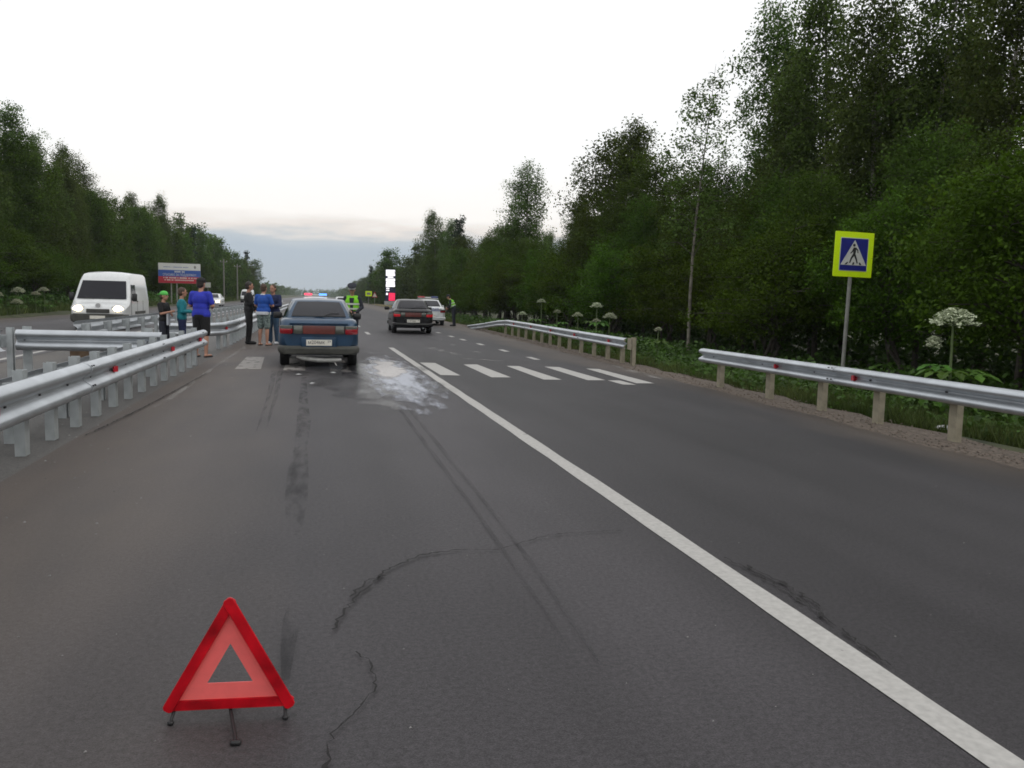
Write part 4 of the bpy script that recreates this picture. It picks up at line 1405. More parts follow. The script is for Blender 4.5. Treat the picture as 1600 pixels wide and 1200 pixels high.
def van(name, label, loc, rz, head='headlight'):
    """panel van, nose towards +y"""
    root = thing(name, label, 'van', loc, rz)
    Hh = 2.16
    keys = [(-2.45, 0.93, Hh - 0.06, 0.36), (-2.40, 0.96, Hh - 0.02, 0.32), (-2.0, 0.985, Hh, 0.30), (0.3, 0.99, Hh, 0.30), (0.85, 0.985, Hh - 0.06, 0.30), (1.05, 0.985, Hh - 0.20, 0.30), (1.72, 0.985, 1.10, 0.30), (1.90, 0.975, 1.00, 0.30), (2.25, 0.94, 0.90, 0.30), (2.38, 0.89, 0.82, 0.33), (2.42, 0.82, 0.74, 0.38)]
    rows = smooth_rows(keys, 90, 1)

    def ring(y, wv, zt, zb):
        k = max(0.0, (zt - 1.1) / (Hh - 1.1))
        top = wv * (1 - 0.15 * min(1, k))
        half = [(0, zb), (0.8 * wv, zb), (0.95 * wv, zb + 0.04), (wv, zb + 0.2), (wv, min(zt - 0.12, 1.05)), ((wv + top) / 2 + 0.01, (min(zt - 0.12, 1.05) + zt - 0.06) / 2), (top + 0.01, zt - 0.10), (top - 0.05, zt - 0.02), (top - 0.14, zt), (0.4 * wv, zt + 0.03), (0, zt + 0.04)]
        return [(x, y, z) for x, z in half] + [(-x, y, z) for x, z in half[-2:0:-1]]

    body = loft_mb([ring(*r_) for r_ in rows]).build('body', 'white_paint', root, smooth=40)
    cut_arches(body, (1.55, -1.45), 0.40, 0.33, 0.3)
    MB().box((0, 0, 0.55), (1.5, 4.2, 0.45)).build('underbody', 'black_plastic', root)
    # windscreen on the sloping front
    y0, z0_, y1, z1 = 1.50, 1.34, 0.98, 1.98
    d = Vector((0, y1 - y0, z1 - z0_)).normalized()
    nn = Vector((0, d.z, -d.y))
    if nn.z < 0:
        nn = -nn

    def lay(name_, pts, m, off, par=root):
        b_ = MB()
        n_ = len(pts)
        b_.add([p + nn * off for p in pts] + [p + nn * (off - 0.05) for p in pts], [tuple(range(n_)), tuple(range(2 * n_ - 1, n_ - 1, -1))] + [(i, (i + 1) % n_, n_ + (i + 1) % n_, n_ + i) for i in range(n_)])
        return b_.build(name_, m, par)

    def front_y(z):
        best = min(rows, key=lambda r_: abs(r_[2] + 0.03 - z) if r_[0] > 0.75 else 9)
        return best[0]

    ws = MB()
    cols, rws = 12, 8
    for j in range(rws + 1):
        z = 1.12 + (1.80 - 1.12) * j / rws
        hw = 0.86 - 0.10 * j / rws
        for i in range(cols + 1):
            u = -1 + 2 * i / cols
            ws.v.append((hw * u, np.interp(z, [1.00, 1.10, Hh - 0.20], [1.90, 1.72, 1.05]) + 0.05 - 0.035 * u * u, z + 0.035))
    ws.f = [(j * (cols + 1) + i, j * (cols + 1) + i + 1, (j + 1) * (cols + 1) + i + 1, (j + 1) * (cols + 1) + i) for j in range(rws) for i in range(cols)]
    ws.build('windscreen', 'glass', root, smooth=60)
    for s in (-1, 1):
        b_ = MB()
        pts = [(s * 0.962, 1.45, 1.10), (s * 0.962, 0.45, 1.10), (s * 0.895, 0.45, 1.70), (s * 0.895, 1.10, 1.70)]
        b_.add([(x + s * 0.035, y, z) for x, y, z in pts] + [(x - s * 0.02, y, z) for x, y, z in pts], [(0, 1, 2, 3), (7, 6, 5, 4), (0, 1, 5, 4), (1, 2, 6, 5), (2, 3, 7, 6), (3, 0, 4, 7)])
        b_.build('side_window', 'glass', root)
        hl = MB().ell((s * 0.66, 2.32, 0.76), (0.21, 0.12, 0.135), 16, 10).build('headlight', head, root, smooth=60)
        MB().box((s * 0.66, 2.30, 0.76), (0.44, 0.14, 0.25), rz=-s * 0.2, b=0.04).build('headlamp_housing', 'headlight_off', root, smooth=40)
        b_ = MB()
        b_.box((s * 1.10, 1.45, 1.22), (0.17, 0.12, 0.30), b=0.03)
        b_.tube([(s * 0.96, 1.44, 1.17), (s * 1.05, 1.45, 1.17)], 0.02, 6)
        b_.build('wing_mirror', 'black_plastic', root, smooth=40)
        MB().box((s * 0.992, 0.30, 1.06), (0.02, 0.20, 0.04)).build('door_handle', 'black_plastic', root)
        MB().box((s * 0.998, -0.3, 0.62), (0.016, 2.1, 0.10)).build('side_moulding', 'bumper_grey', root)
    MB().box((0, 2.40, 0.70), (0.80, 0.08, 0.15), b=0.02).build('grille', 'bumper_grey', root)
    b_ = MB()
    b_.tube([(0, 2.30, 0.90), (0, 2.40, 0.90)], 0.085, 16)
    b_.build('badge', 'silver_roof', root, smooth=40)
    fb = [bumper_ring(y, wv, 0.60, zb) for y, wv, zb in ((1.98, 1.0, 0.28), (2.30, 0.97, 0.27), (2.47, 0.86, 0.28), (2.49, 0.70, 0.31))]
    loft_mb([[(x, y, min(z, 0.66)) for x, y, z in r_] for r_ in fb]).build('front_bumper', 'bumper_grey', root, smooth=45)
    for s in (-1, 1):                      # door and panel seams
        for y in (1.48, 0.28, -0.9):
            MB().box((s * 0.988, y, 0.78), (0.012, 0.018, 0.62)).build('door_seam', 'black_plastic', root)
    pl = MB().box((0, 2.505, 0.47), (0.52, 0.012, 0.118)).build('number_plate', 'plate', root)
    b_ = MB()
    for s in (-0.3, 0.25):
        b_.tube([(s, 1.80, 1.15), (s + 0.30, 1.78, 1.20)], 0.010, 5)
    b_.build('wiper', 'black_plastic', root)
    for x in (-0.86, 0.86):
        for y in (1.55, -1.45):
            wheel(root, x, y, 0.33, 1 if x > 0 else -1, 0.21)
    return root


van('white_van', 'white high-roof panel van with glowing headlights on the opposite carriageway', (-7.98, 36.0, 0), R(181.0))
van('white_van', 'far white van on the opposite carriageway behind the head of the man in black', (-11.6, 148, 0), R(180), head='headlight_off')


# ------------------------------------------------------------------ people
def remeshed(mbs, name, m, parent, vox, it=2):
    o = mbs.build(name, m, parent, fix=False)
    md = o.modifiers.new('union', 'REMESH')
    md.mode = 'VOXEL'
    md.voxel_size = vox
    md.use_smooth_shade = True
    sm = o.modifiers.new('soft', 'SMOOTH')
    sm.iterations = it
    sm.factor = 0.5
    baked(o)
    return o


def person(label, loc, rz, height, top, bottom, hair='hair', arms=None, lean=0.0, legs=None, headgear=None, head_turn=0.0, vest=False, shoes='cloth_black', hem=None, face_down=0.0, sleeves='short', build_=1.0, bag=None, collar=None):
    k = height / 1.75
    root = thing('person', label, 'person', loc, rz)
    V3 = Vector
    hipz = 0.93

    def L_(p):                             # lean the upper body forward about the hips
        p = V3(p)
        if p.z > hipz and lean:
            q = p - V3((0, 0, hipz))
            c, s = math.cos(lean), math.sin(lean)
            p = V3((q.x, q.y * c + q.z * s, hipz - q.y * s + q.z * c))
        return p * k

    A = {'el': (0.255, -0.04, 1.15), 'wl': (0.27, 0.06, 0.91), 'er': (-0.255, -0.04, 1.15), 'wr': (-0.27, 0.06, 0.91)}
    A.update(arms or {})
    G = {'kl': (0.105, 0.02, 0.50), 'al': (0.115, -0.02, 0.085), 'kr': (-0.105, 0.02, 0.50), 'ar': (-0.115, -0.02, 0.085)}
    G.update(legs or {})
    bw = build_
    b = MB()

    def cap(mb_, a, c, ra, rb):
        mb_.caps(L_(a), L_(c), ra * k, rb * k)

    def ell(mb_, c, r_):
        mb_.ell(L_(c), [x * k for x in r_], 12, 8)

    # trunk
    ell(b, (0, 0, 0.97), (0.165 * bw, 0.115 * bw, 0.13))
    ell(b, (0, 0.005, 1.12), (0.15 * bw, 0.11 * bw, 0.17))
    ell(b, (0, 0.0, 1.30), (0.175 * bw, 0.115 * bw, 0.17))
    cap(b, (-0.15, -0.01, 1.41), (0.15, -0.01, 1.41), 0.058, 0.058)
    cap(b, (0, -0.01, 1.42), (0, 0.01, 1.54), 0.058, 0.052)
    # head with jaw, nose, ears
    hc = V3((0, 0.025 + 0.05 * math.sin(face_down), 1.645))
    ht = Matrix.Rotation(head_turn, 3, 'Z') @ Matrix.Rotation(-face_down, 3, 'X')

    def hd(p):
        return hc + ht @ (V3(p) * 1.1)

    ell(b, hd((0, -0.005, 0.015)), (0.084, 0.103, 0.110))
    ell(b, hd((0, 0.022, -0.055)), (0.062, 0.073, 0.068))
    cap(b, hd((0, 0.088, 0.005)), hd((0, 0.104, -0.022)), 0.010, 0.014)
    for s in (-1, 1):
        ell(b, hd((s * 0.078, -0.005, -0.012)), (0.010, 0.020, 0.030))
    ell(b, hd((0, 0.078, -0.062)), (0.026, 0.012, 0.008))
    # legs and arms
    for s, kn, an in ((1, 'kl', 'al'), (-1, 'kr', 'ar')):
        cap(b, (s * 0.088, 0, 0.90), G[kn], 0.086 * bw, 0.056)
        mid = V3(G[kn]).lerp(V3(G[an]), 0.32) + V3((0, -0.012, 0))
        cap(b, G[kn], mid, 0.053, 0.056)
        cap(b, mid, G[an], 0.056, 0.036)
        f0 = V3(G[an]) + V3((0, -0.03, -0.045))
        cap(b, f0, f0 + V3((s * 0.03, 0.19, -0.008)), 0.034, 0.028)
    for s, ek, wk in ((1, 'el', 'wl'), (-1, 'er', 'wr')):
        sh, elb, wr = V3((s * 0.185, -0.01, 1.405)), V3(A[ek]), V3(A[wk])
        cap(b, sh, elb, 0.052 * bw, 0.040)
        cap(b, elb, wr, 0.040, 0.028)
        d = (wr - elb).normalized()
        sidev = d.cross(V3((s, 0, 0.2)))
        sidev = sidev.normalized() if sidev.length > 0.1 else V3((0, 1, 0))
        palm = wr + d * 0.05
        cap(b, wr + d * 0.02, wr + d * 0.075, 0.030, 0.034)
        curl = d.cross(sidev).normalized() * s
        for fi, (off, ln_) in enumerate(((0.030, 0.062), (0.010, 0.072), (-0.010, 0.067), (-0.029, 0.052))):
            a0 = palm + d * 0.035 + sidev * off
            a1 = a0 + d * ln_ * 0.6
            a2 = a1 + (d * 0.6 - curl * 0.7).normalized() * ln_ * 0.5
            cap(b, a0, a1, 0.0088, 0.0082)
            cap(b, a1, a2, 0.0082, 0.0072)
        t0 = wr + d * 0.03 + sidev * 0.026
        cap(b, t0, t0 + (d * 0.6 + sidev * 0.75).normalized() * 0.055, 0.011, 0.0085)
    body = remeshed(b, 'body', 'skin', root, 0.0085 * k, 2)
    # eyes
    for s in (-1, 1):
        MB().ell(L_(hd((s * 0.031, 0.083, 0.012))), [0.011 * k] * 3, 8, 6).build('eye', 'ink', root)
    # garment: top
    mt, long_ = top, sleeves == 'long'
    c = MB()
    hz_ = hem or 0.88
    ell(c, (0, 0, 1.00), (0.185 * bw, 0.135 * bw, 0.15))
    cap(c, (-0.075 * bw, 0, hz_ + 0.10), (0.075 * bw, 0, hz_ + 0.10), 0.118 * bw, 0.118 * bw)
    ell(c, (0, 0.005, 1.13), (0.172 * bw, 0.130 * bw, 0.19))
    ell(c, (0, 0.0, 1.30), (0.195 * bw, 0.135 * bw, 0.175))
    cap(c, (-0.155, -0.01, 1.405), (0.155, -0.01, 1.405), 0.072, 0.072)
    for s, ek, wk in ((1, 'el', 'wl'), (-1, 'er', 'wr')):
        sh, elb, wr = V3((s * 0.185, -0.01, 1.402)), V3(A[ek]), V3(A[wk])
        if long_:
            cap(c, sh, elb, 0.070 * bw, 0.056)
            cap(c, elb, elb.lerp(wr, 0.92), 0.056, 0.043)
        else:
            cap(c, sh, sh.lerp(elb, 0.72), 0.072 * bw, 0.064)
    remeshed(c, 'shirt' if not long_ else 'jacket', mt, root, 0.012 * k, 3)
    # garment: bottom
    c = MB()
    ell(c, (0, 0, 0.94), (0.180 * bw, 0.130 * bw, 0.125))
    kind, bmat = bottom
    for s, kn, an in ((1, 'kl', 'al'), (-1, 'kr', 'ar')):
        if kind == 'shorts':
            q = V3((s * 0.088, 0, 0.90)).lerp(V3(G[kn]), 0.88)
            cap(c, (s * 0.085, 0, 0.90), q, 0.108 * bw, 0.094)
        else:
            cap(c, (s * 0.085, 0, 0.90), G[kn], 0.104 * bw, 0.078)
            cap(c, G[kn], V3(G[an]) + V3((0, 0, 0.015)), 0.076, 0.066)
    remeshed(c, kind, bmat, root, 0.012 * k, 3)
    # shoes
    for s, an in ((1, 'al'), (-1, 'ar')):
        c = MB()
        f0 = V3(G[an]) + V3((0, -0.035, -0.038))
        fe = f0 + V3((s * 0.03, 0.21, -0.004))
        if shoes == 'sandal':
            c.caps(V3((f0.x, f0.y, 0.012)) * k, V3((fe.x, fe.y, 0.012)) * k, 0.040 * k, 0.042 * k)
            c.v = [(x, y, min(max(z, 0.0), 0.020 * k)) for x, y, z in c.v]
            c.build('sandal', 'cloth_black', root)
        else:
            cap(c, f0, fe, 0.046, 0.040)
            if kind != 'shorts':
                cap(c, f0, V3(G[an]) + V3((0, 0, 0.02)), 0.046, 0.044)
            c.v = [(x, y, max(z, 0.0)) for x, y, z in c.v]
            remeshed(c, 'shoe', shoes, root, 0.012 * k, 2)
    # hair
    c = MB()
    ell(c, hd((0, -0.018, 0.032)), (0.092, 0.106, 0.103))
    ell(c, hd((0, -0.045, -0.02)), (0.086, 0.068, 0.082))
    if headgear is None or headgear[0] != 'none':
        remeshed(c, 'hair', hair, root, 0.010 * k, 2)
    if headgear and headgear[0] == 'cap':
        c = MB()
        ell(c, hd((0, -0.008, 0.055)), (0.101, 0.119, 0.086))
        br = headgear[2] if len(headgear) > 2 else 1
        cap(c, hd((-0.035, 0.085 * br, 0.045)), hd((-0.03, 0.165 * br, 0.032)), 0.013, 0.010)
        cap(c, hd((0.035, 0.085 * br, 0.045)), hd((0.03, 0.165 * br, 0.032)), 0.013, 0.010)
        cap(c, hd((0, 0.085 * br, 0.048)), hd((0, 0.175 * br, 0.034)), 0.014, 0.011)
        remeshed(c, 'cap', headgear[1], root, 0.010 * k, 2)
    if headgear and headgear[0] == 'peaked':
        c = MB()
        c.tube([L_(hd((0, -0.005, 0.035))), L_(hd((0, -0.005, 0.078)))], 0.100 * k, 16)
        c.build('cap_band', 'cloth_white', root, smooth=50)
        c = MB()
        c.tube([L_(hd((0, 0, 0.079))), L_(hd((0, 0.0, 0.105))), L_(hd((0, 0.005, 0.135))), L_(hd((0, 0.01, 0.150)))], [0.100 * k, 0.128 * k, 0.134 * k, 0.09 * k], 18)
        cp = c.build('peaked_cap', 'cloth_dark', root, smooth=50)
        c = MB()
        c.ell(L_(hd((0, 0.10, 0.040))), (0.075 * k, 0.055 * k, 0.010 * k), 12, 6)
        c.build('peak', 'black_plastic', cp, smooth=50)
    if vest:
        c = MB()
        ell(c, (0, 0.0, 1.14), (0.192 * bw, 0.152 * bw, 0.20))
        ell(c, (0, 0.0, 1.30), (0.205 * bw, 0.150 * bw, 0.170))
        cap(c, (-0.120, -0.01, 1.41), (0.120, -0.01, 1.41), 0.082, 0.082)
        vo = remeshed(c, 'waistcoat', 'hi_vis', root, 0.012 * k, 3)
        for z in (1.10, 1.24):
            c = MB()
            n = 24
            wv, dv = (0.199 * bw, 0.158 * bw) if z < 1.2 else (0.213 * bw, 0.162 * bw)
            vs = []
            for zz in (z - 0.025, z + 0.025):
                for i in range(n):
                    a = 2 * math.pi * i / n
                    vs.append(L_((wv * math.cos(a), dv * math.sin(a), zz)))
            c.add(vs, [(i, (i + 1) % n, n + (i + 1) % n, n + i) for i in range(n)])
            c.build('reflective_band', 'hi_vis_strip', vo, smooth=60)
        c = MB()                           # dark open front
        c.add([L_(p) for p in ((-0.035, 0.150, 0.98), (0.035, 0.150, 0.98), (0.045, 0.172, 1.2), (0.07, 0.150, 1.42), (-0.07, 0.150, 1.42), (-0.045, 0.172, 1.2))], [(0, 1, 2, 3, 4, 5)])
        c.build('open_front', 'cloth_dark', vo)
    if collar:
        c = MB()
        c.tube([L_((0, -0.008, 1.44)), L_((0, 0.0, 1.475))], [0.085 * k, 0.072 * k], 14)
        c.build('collar', collar, root, smooth=50)
    if bag:
        c = MB()
        c.box(tuple(V3(bag[1]) * k), tuple(x * k for x in bag[2]), b=0.01)
        c.build(bag[0], bag[3], root)
    return root


front_bent = {'el': (0.26, -0.02, 1.14), 'wl': (0.12, 0.24, 1.14), 'er': (-0.26, -0.02, 1.14), 'wr': (-0.10, 0.25, 1.16)}
person('man in royal blue T-shirt, black shorts and dark cap by the near guardrail end', (-2.60, 20.2, 0), R(-20), 1.78, 'cloth_blue', ('shorts', 'cloth_black'), arms={'el': (0.28, 0.0, 1.15), 'wl': (0.15, 0.22, 1.12), 'er': (-0.27, 0.02, 1.15), 'wr': (-0.12, 0.24, 1.15)}, headgear=('cap', 'cloth_black'), shoes='sandal', build_=1.12, hem=0.86, head_turn=R(-10))
person('person in teal long-sleeved top facing the man in royal blue', (-3.12, 20.9, 0), R(-75), 1.56, 'cloth_teal', ('trousers', 'cloth_navy'), hair='hair_brown', arms=front_bent, sleeves='long', build_=0.95)
person('child in black top and bright green cap beside the person in teal', (-3.52, 20.9, 0), R(-110), 1.46, 'cloth_black', ('trousers', 'cloth_dark'), headgear=('cap', 'cloth_green', -1), hair='hair_brown', arms={'el': (0.23, 0.06, 1.15), 'wl': (0.10, 0.22, 1.2), 'er': (-0.22, 0.05, 1.15), 'wr': (-0.06, 0.20, 1.12)}, bag=('white_bag', (0.06, 0.17, 1.0), (0.14, 0.05, 0.34), 'cloth_white'), build_=0.92)
person('man all in black standing by the far median guardrail', (-1.97, 25.5, 0), R(-80), 1.80, 'cloth_black', ('trousers', 'cloth_black'), sleeves='long', arms={'el': (0.24, 0.05, 1.15), 'wl': (0.15, 0.22, 0.98), 'er': (-0.24, 0.02, 1.15), 'wr': (-0.18, 0.18, 0.95)})
person('man in blue polo and plaid shorts with back turned, beside man in black', (-1.52, 24.95, 0), R(-25), 1.74, 'cloth_polo', ('shorts', 'cloth_plaid'), hair='hair_brown', arms={'el': (0.27, 0.04, 1.15), 'wl': (0.12, 0.24, 1.15), 'er': (-0.27, 0.04, 1.15), 'wr': (-0.10, 0.25, 1.15)}, shoes='sandal', build_=1.08, hem=0.92, collar='cloth_white', bag=('shirt_tail', (0.0, -0.02, 0.93), (0.36, 0.27, 0.09), 'cloth_white'))
person('man in navy jacket and jeans facing the man in blue polo, nearest the blue sedan', (-1.28, 25.6, 0), R(150), 1.74, 'cloth_navy', ('trousers', 'cloth_jeans'), sleeves='long', hair='hair_brown', arms={'el': (0.27, 0.06, 1.16), 'wl': (0.02, 0.22, 1.18), 'er': (-0.27, 0.06, 1.16), 'wr': (0.0, 0.24, 1.12)}, shoes='cloth_white', build_=1.1)
person('traffic officer in peaked cap and yellow-green waistcoat looking down beyond the blue sedan', (0.98, 25.0, 0), R(172), 1.76, 'cloth_dark', ('trousers', 'cloth_dark'), sleeves='long', arms={'el': (0.28, 0.02, 1.15), 'wl': (0.06, 0.24, 1.04), 'er': (-0.29, 0.02, 1.15), 'wr': (-0.12, 0.25, 0.98)}, headgear=('peaked',), vest=True, face_down=R(22), build_=1.08)
person('traffic officer in yellow-green waistcoat bending towards the parked white police car', (7.15, 44.6, 0), R(70), 1.74, 'cloth_dark', ('trousers', 'cloth_dark'), sleeves='long', arms={'el': (0.24, 0.10, 1.15), 'wl': (0.14, 0.30, 1.10), 'er': (-0.24, 0.10, 1.15), 'wr': (-0.12, 0.30, 1.12)}, vest=True, lean=R(24), headgear=('cap', 'cloth_dark'), build_=1.05)


# ------------------------------------------------------------------ vegetation
def leaf_quads(cen, size, rnd, up_bias=0.4, droop=0.0, ratio=0.62):
    """diamond leaves at the given centres with random attitude"""
    n = len(cen)
    nrm = rnd.normal(size=(n, 3))
    nrm[:, 2] = np.abs(nrm[:, 2]) + up_bias
    nrm /= np.linalg.norm(nrm, axis=1)[:, None]
    ax = rnd.normal(size=(n, 3))
    ax[:, 2] -= droop
    ax -= nrm * (ax * nrm).sum(1)[:, None]
    ax /= np.linalg.norm(ax, axis=1)[:, None] + 1e-9
    sd_ = np.cross(nrm, ax)
    s = size * rnd.uniform(0.65, 1.35, n)[:, None]
    a, b_ = ax * s * 0.5, sd_ * s * 0.5 * ratio
    V = np.empty((n, 4, 3))
    V[:, 0] = cen - a
    V[:, 1] = cen + b_ - a * 0.1 + nrm * s * 0.06
    V[:, 2] = cen + a
    V[:, 3] = cen - b_ - a * 0.1 + nrm * s * 0.06
    return V.reshape(-1, 3)


def tree_mesh(name, seed, H_, tr, cb, rx, n_limb, n_clump, per, leaf, kind='broad', wood='bark', lf='leaf_alder', clump=0.34, droop=0.5, stems=1, up_bias=0.4):
    rnd = np.random.default_rng(seed)
    rg_ = random.Random(seed)
    wood_mb = MB()
    trunk_faces = []
    centres = []
    for st in range(stems):
        lean = Vector((rg_.uniform(-1, 1), rg_.uniform(-1, 1), 0)) * (0.03 * H_ if stems == 1 else 0.20 * H_)
        hh = H_ * (1 if stems == 1 else rg_.uniform(0.7, 1.0))
        pts, rad = [], []
        ph = rg_.uniform(0, 6)
        for i in range(9):
            t = i / 8
            pts.append(Vector((math.sin(t * 5 + ph) * 0.02 * hh * t, math.cos(t * 4 + ph) * 0.02 * hh * t, t * hh)) + lean * t * t + Vector((rg_.uniform(-1, 1), rg_.uniform(-1, 1), 0)) * (0.25 if stems > 1 else 0))
            rad.append(tr * (1 - 0.93 * t) / math.sqrt(stems))
        pts[0].z = -0.35
        f0_ = len(wood_mb.f)
        wood_mb.tube(pts, rad, 7)
        trunk_faces.append((f0_, len(wood_mb.f)))
        nl = n_limb // stems
        for i in range(nl):
            u = (i + rg_.random()) / nl
            t = cb + (0.97 - cb) * u
            q = pts[int(t * 8)].lerp(pts[min(8, int(t * 8) + 1)], t * 8 - int(t * 8))
            az = i * 2.399 + rg_.uniform(-0.5, 0.5)
            if kind == 'birch':
                prof = (u + 0.22) ** 0.45 * (1.02 - u) ** 0.62 * 1.35
                rise = 0.9 - 0.25 * u
            elif kind == 'spruce':
                prof = (1.03 - u)
                rise = -0.25
            elif kind == 'bush':
                prof = (1.05 - u) ** 0.40 * 1.05
                rise = 0.45
            else:
                prof = (u + 0.35) ** 0.4 * (1.05 - u) ** 0.5 * 1.2
                rise = 0.6
            ln_ = rx * prof * rg_.uniform(0.6, 1.15)
            if ln_ < 0.15:
                ln_ = 0.15
            d = Vector((math.cos(az), math.sin(az), 0))
            sag = droop * 0.25 * ln_
            lp = [q, q + d * ln_ * 0.5 + Vector((0, 0, rise * ln_ * 0.45)), q + d * ln_ + Vector((0, 0, rise * ln_ * 0.6 - sag))]
            r_ = max(0.012, tr * 0.32 * (1 - t) + 0.008)
            wood_mb.tube(lp, [r_, r_ * 0.6, r_ * 0.2], 4, cap=False)
            nc = max(1, int(n_clump / n_limb * (0.5 + ln_ / rx)))
            for c in range(nc):
                s = rg_.uniform(0.25, 1.08)
                p = lp[0].lerp(lp[1], s * 2) if s < 0.5 else lp[1].lerp(lp[2], s * 2 - 1)
                off = Vector((rg_.gauss(0, 1), rg_.gauss(0, 1), rg_.gauss(0, 0.8))) * rx * 0.13
                centres.append(p + off)
    cl = np.array([tuple(c) for c in centres])
    wt = rnd.integers(int(per * 0.5), int(per * 1.5), len(cl))
    idx = np.repeat(np.arange(len(cl)), wt)
    sp = rnd.uniform(0.6, 1.3, len(cl))[idx][:, None]
    o = np.clip(rnd.normal(size=(len(idx), 3)), -1.7, 1.7) * clump * sp
    o[:, 2] *= 0.75
    if droop:
        o[:, 2] -= droop * np.minimum(np.abs(rnd.normal(size=len(idx))), 1.8) * clump * 1.0
    L3 = cl[idx] + o
    L3[:, 2] = np.maximum(L3[:, 2], 0.05)
    V = leaf_quads(L3, leaf, rnd, up_bias, droop)
    lm = np_mesh(name + '_leaves', V, 4)
    lm.materials.append(M[lf])
    wm = wood_mb.mesh(name + '_wood', 60)
    wm.materials.append(M[wood])
    wm.materials.append(M['bark'])
    mi = np.ones(len(wm.polygons), dtype=np.int32)
    for a_, b_ in trunk_faces:
        mi[a_:b_] = 0
    wm.polygons.foreach_set('material_index', mi)
    return wm, lm


PROTO = {
    'birch': tree_mesh('birch', 11, 12, 0.15, 0.20, 1.9, 58, 320, 92, 0.108, 'birch', 'birch_bark', 'leaf_birch', 0.22, 1.7),
    'birch2': tree_mesh('birch2', 12, 12, 0.14, 0.26, 2.1, 54, 310, 90, 0.108, 'birch', 'birch_bark', 'leaf_birch', 0.22, 1.9),
    'birch3': tree_mesh('birch3', 15, 12, 0.14, 0.14, 1.7, 62, 330, 92, 0.108, 'birch', 'birch_bark', 'leaf_birch', 0.22, 1.5),
    'alder': tree_mesh('alder', 21, 9, 0.14, 0.22, 2.4, 54, 310, 80, 0.110, 'broad', 'bark', 'leaf_alder', 0.26, 0.6),
    'alder2': tree_mesh('alder2', 22, 9, 0.13, 0.17, 2.6, 58, 320, 80, 0.110, 'broad', 'bark', 'leaf_alder', 0.27, 0.5),
    'willow': tree_mesh('willow', 31, 5, 0.12, 0.26, 2.1, 57, 330, 70, 0.085, 'bush', 'bark', 'leaf_willow', 0.20, 0.3, stems=3),
    'willow2': tree_mesh('willow2', 32, 5, 0.12, 0.32, 2.2, 60, 330, 70, 0.085, 'bush', 'bark', 'leaf_willow', 0.20, 0.3, stems=4),
    'spruce': tree_mesh('spruce', 41, 11, 0.14, 0.08, 1.5, 90, 420, 22, 0.20, 'spruce', 'bark', 'leaf_spruce', 0.18, 0.5),
    'sapling': tree_mesh('sapling', 52, 9.2, 0.062, 0.36, 1.5, 36, 130, 40, 0.095, 'birch', 'sapling_bark', 'leaf_birch', 0.17, 0.7),
    'fbirch': tree_mesh('fbirch', 61, 12, 0.15, 0.12, 2.0, 40, 200, 30, 0.24, 'birch', 'birch_bark', 'leaf_birch', 0.28, 1.4),
    'falder': tree_mesh('falder', 62, 9, 0.14, 0.05, 2.3, 40, 200, 30, 0.24, 'broad', 'bark', 'leaf_alder', 0.32, 0.5),
    'fspruce': tree_mesh('fspruce', 63, 11, 0.14, 0.05, 1.7, 60, 240, 16, 0.28, 'spruce', 'bark', 'leaf_spruce', 0.22, 0.5),
}
BASE_H = {'birch': 12.6, 'birch2': 12.6, 'birch3': 12.6, 'alder': 9.8, 'alder2': 9.8, 'willow': 5.4, 'willow2': 5.4, 'spruce': 11.2, 'sapling': 9.5, 'fbirch': 12.6, 'falder': 9.8, 'fspruce': 11.2}
NAME = {'birch': 'birch_tree', 'alder': 'alder_tree', 'willow': 'willow_bush', 'spruce': 'spruce_tree', 'sapling': 'birch_sapling'}
tr_rng = random.Random(77)


def plant(kind, x, y, h, label, group=None, wide=1.0, rz=None):
    key = kind.rstrip('23')
    nm = NAME[key[1:] if key[1:] in NAME and key not in NAME else key]
    root = thing(nm, label, 'bush' if 'bush' in nm else 'tree', (x, y, gz(x) - 0.05), tr_rng.uniform(0, 6.28) if rz is None else rz, group)
    s = h / BASE_H[kind]
    for part, me in zip(('trunk', 'crown'), PROTO[kind]):
        o = link(part, me, None, root)
        o.scale = (s * wide, s * wide, s)
    return root


ORD = ['first', 'second', 'third', 'fourth', 'fifth', 'sixth', 'seventh', 'eighth', 'ninth', 'tenth', 'eleventh', 'twelfth', 'thirteenth', 'fourteenth', 'fifteenth', 'sixteenth', 'seventeenth', 'eighteenth', 'nineteenth', 'twentieth']
COUNT = {}


def nth(what, y, marks):
    """'third leafy bush behind the crossing sign, counted away from the camera'"""
    mark = next(m_ for lim, m_ in marks if y < lim)
    k = COUNT.get((what, mark), 0)
    COUNT[(what, mark)] = k + 1
    return '%s %s %s, counting away from the camera' % (ORD[min(k, 19)], what, mark)


RM = [(12.5, 'behind the near right guardrail'), (19, 'behind the crossing sign'), (28, 'around the slender birch'), (46, 'behind the sloping guardrail'), (1e9, 'beyond the parked police car')]
LM = [(62, 'left of the white van'), (85, 'behind the white van'), (1e9, 'behind the billboard')]
BR = ('birch', 'birch2', 'birch3')
AL = ('alder', 'alder2')
WI = ('willow', 'willow2')
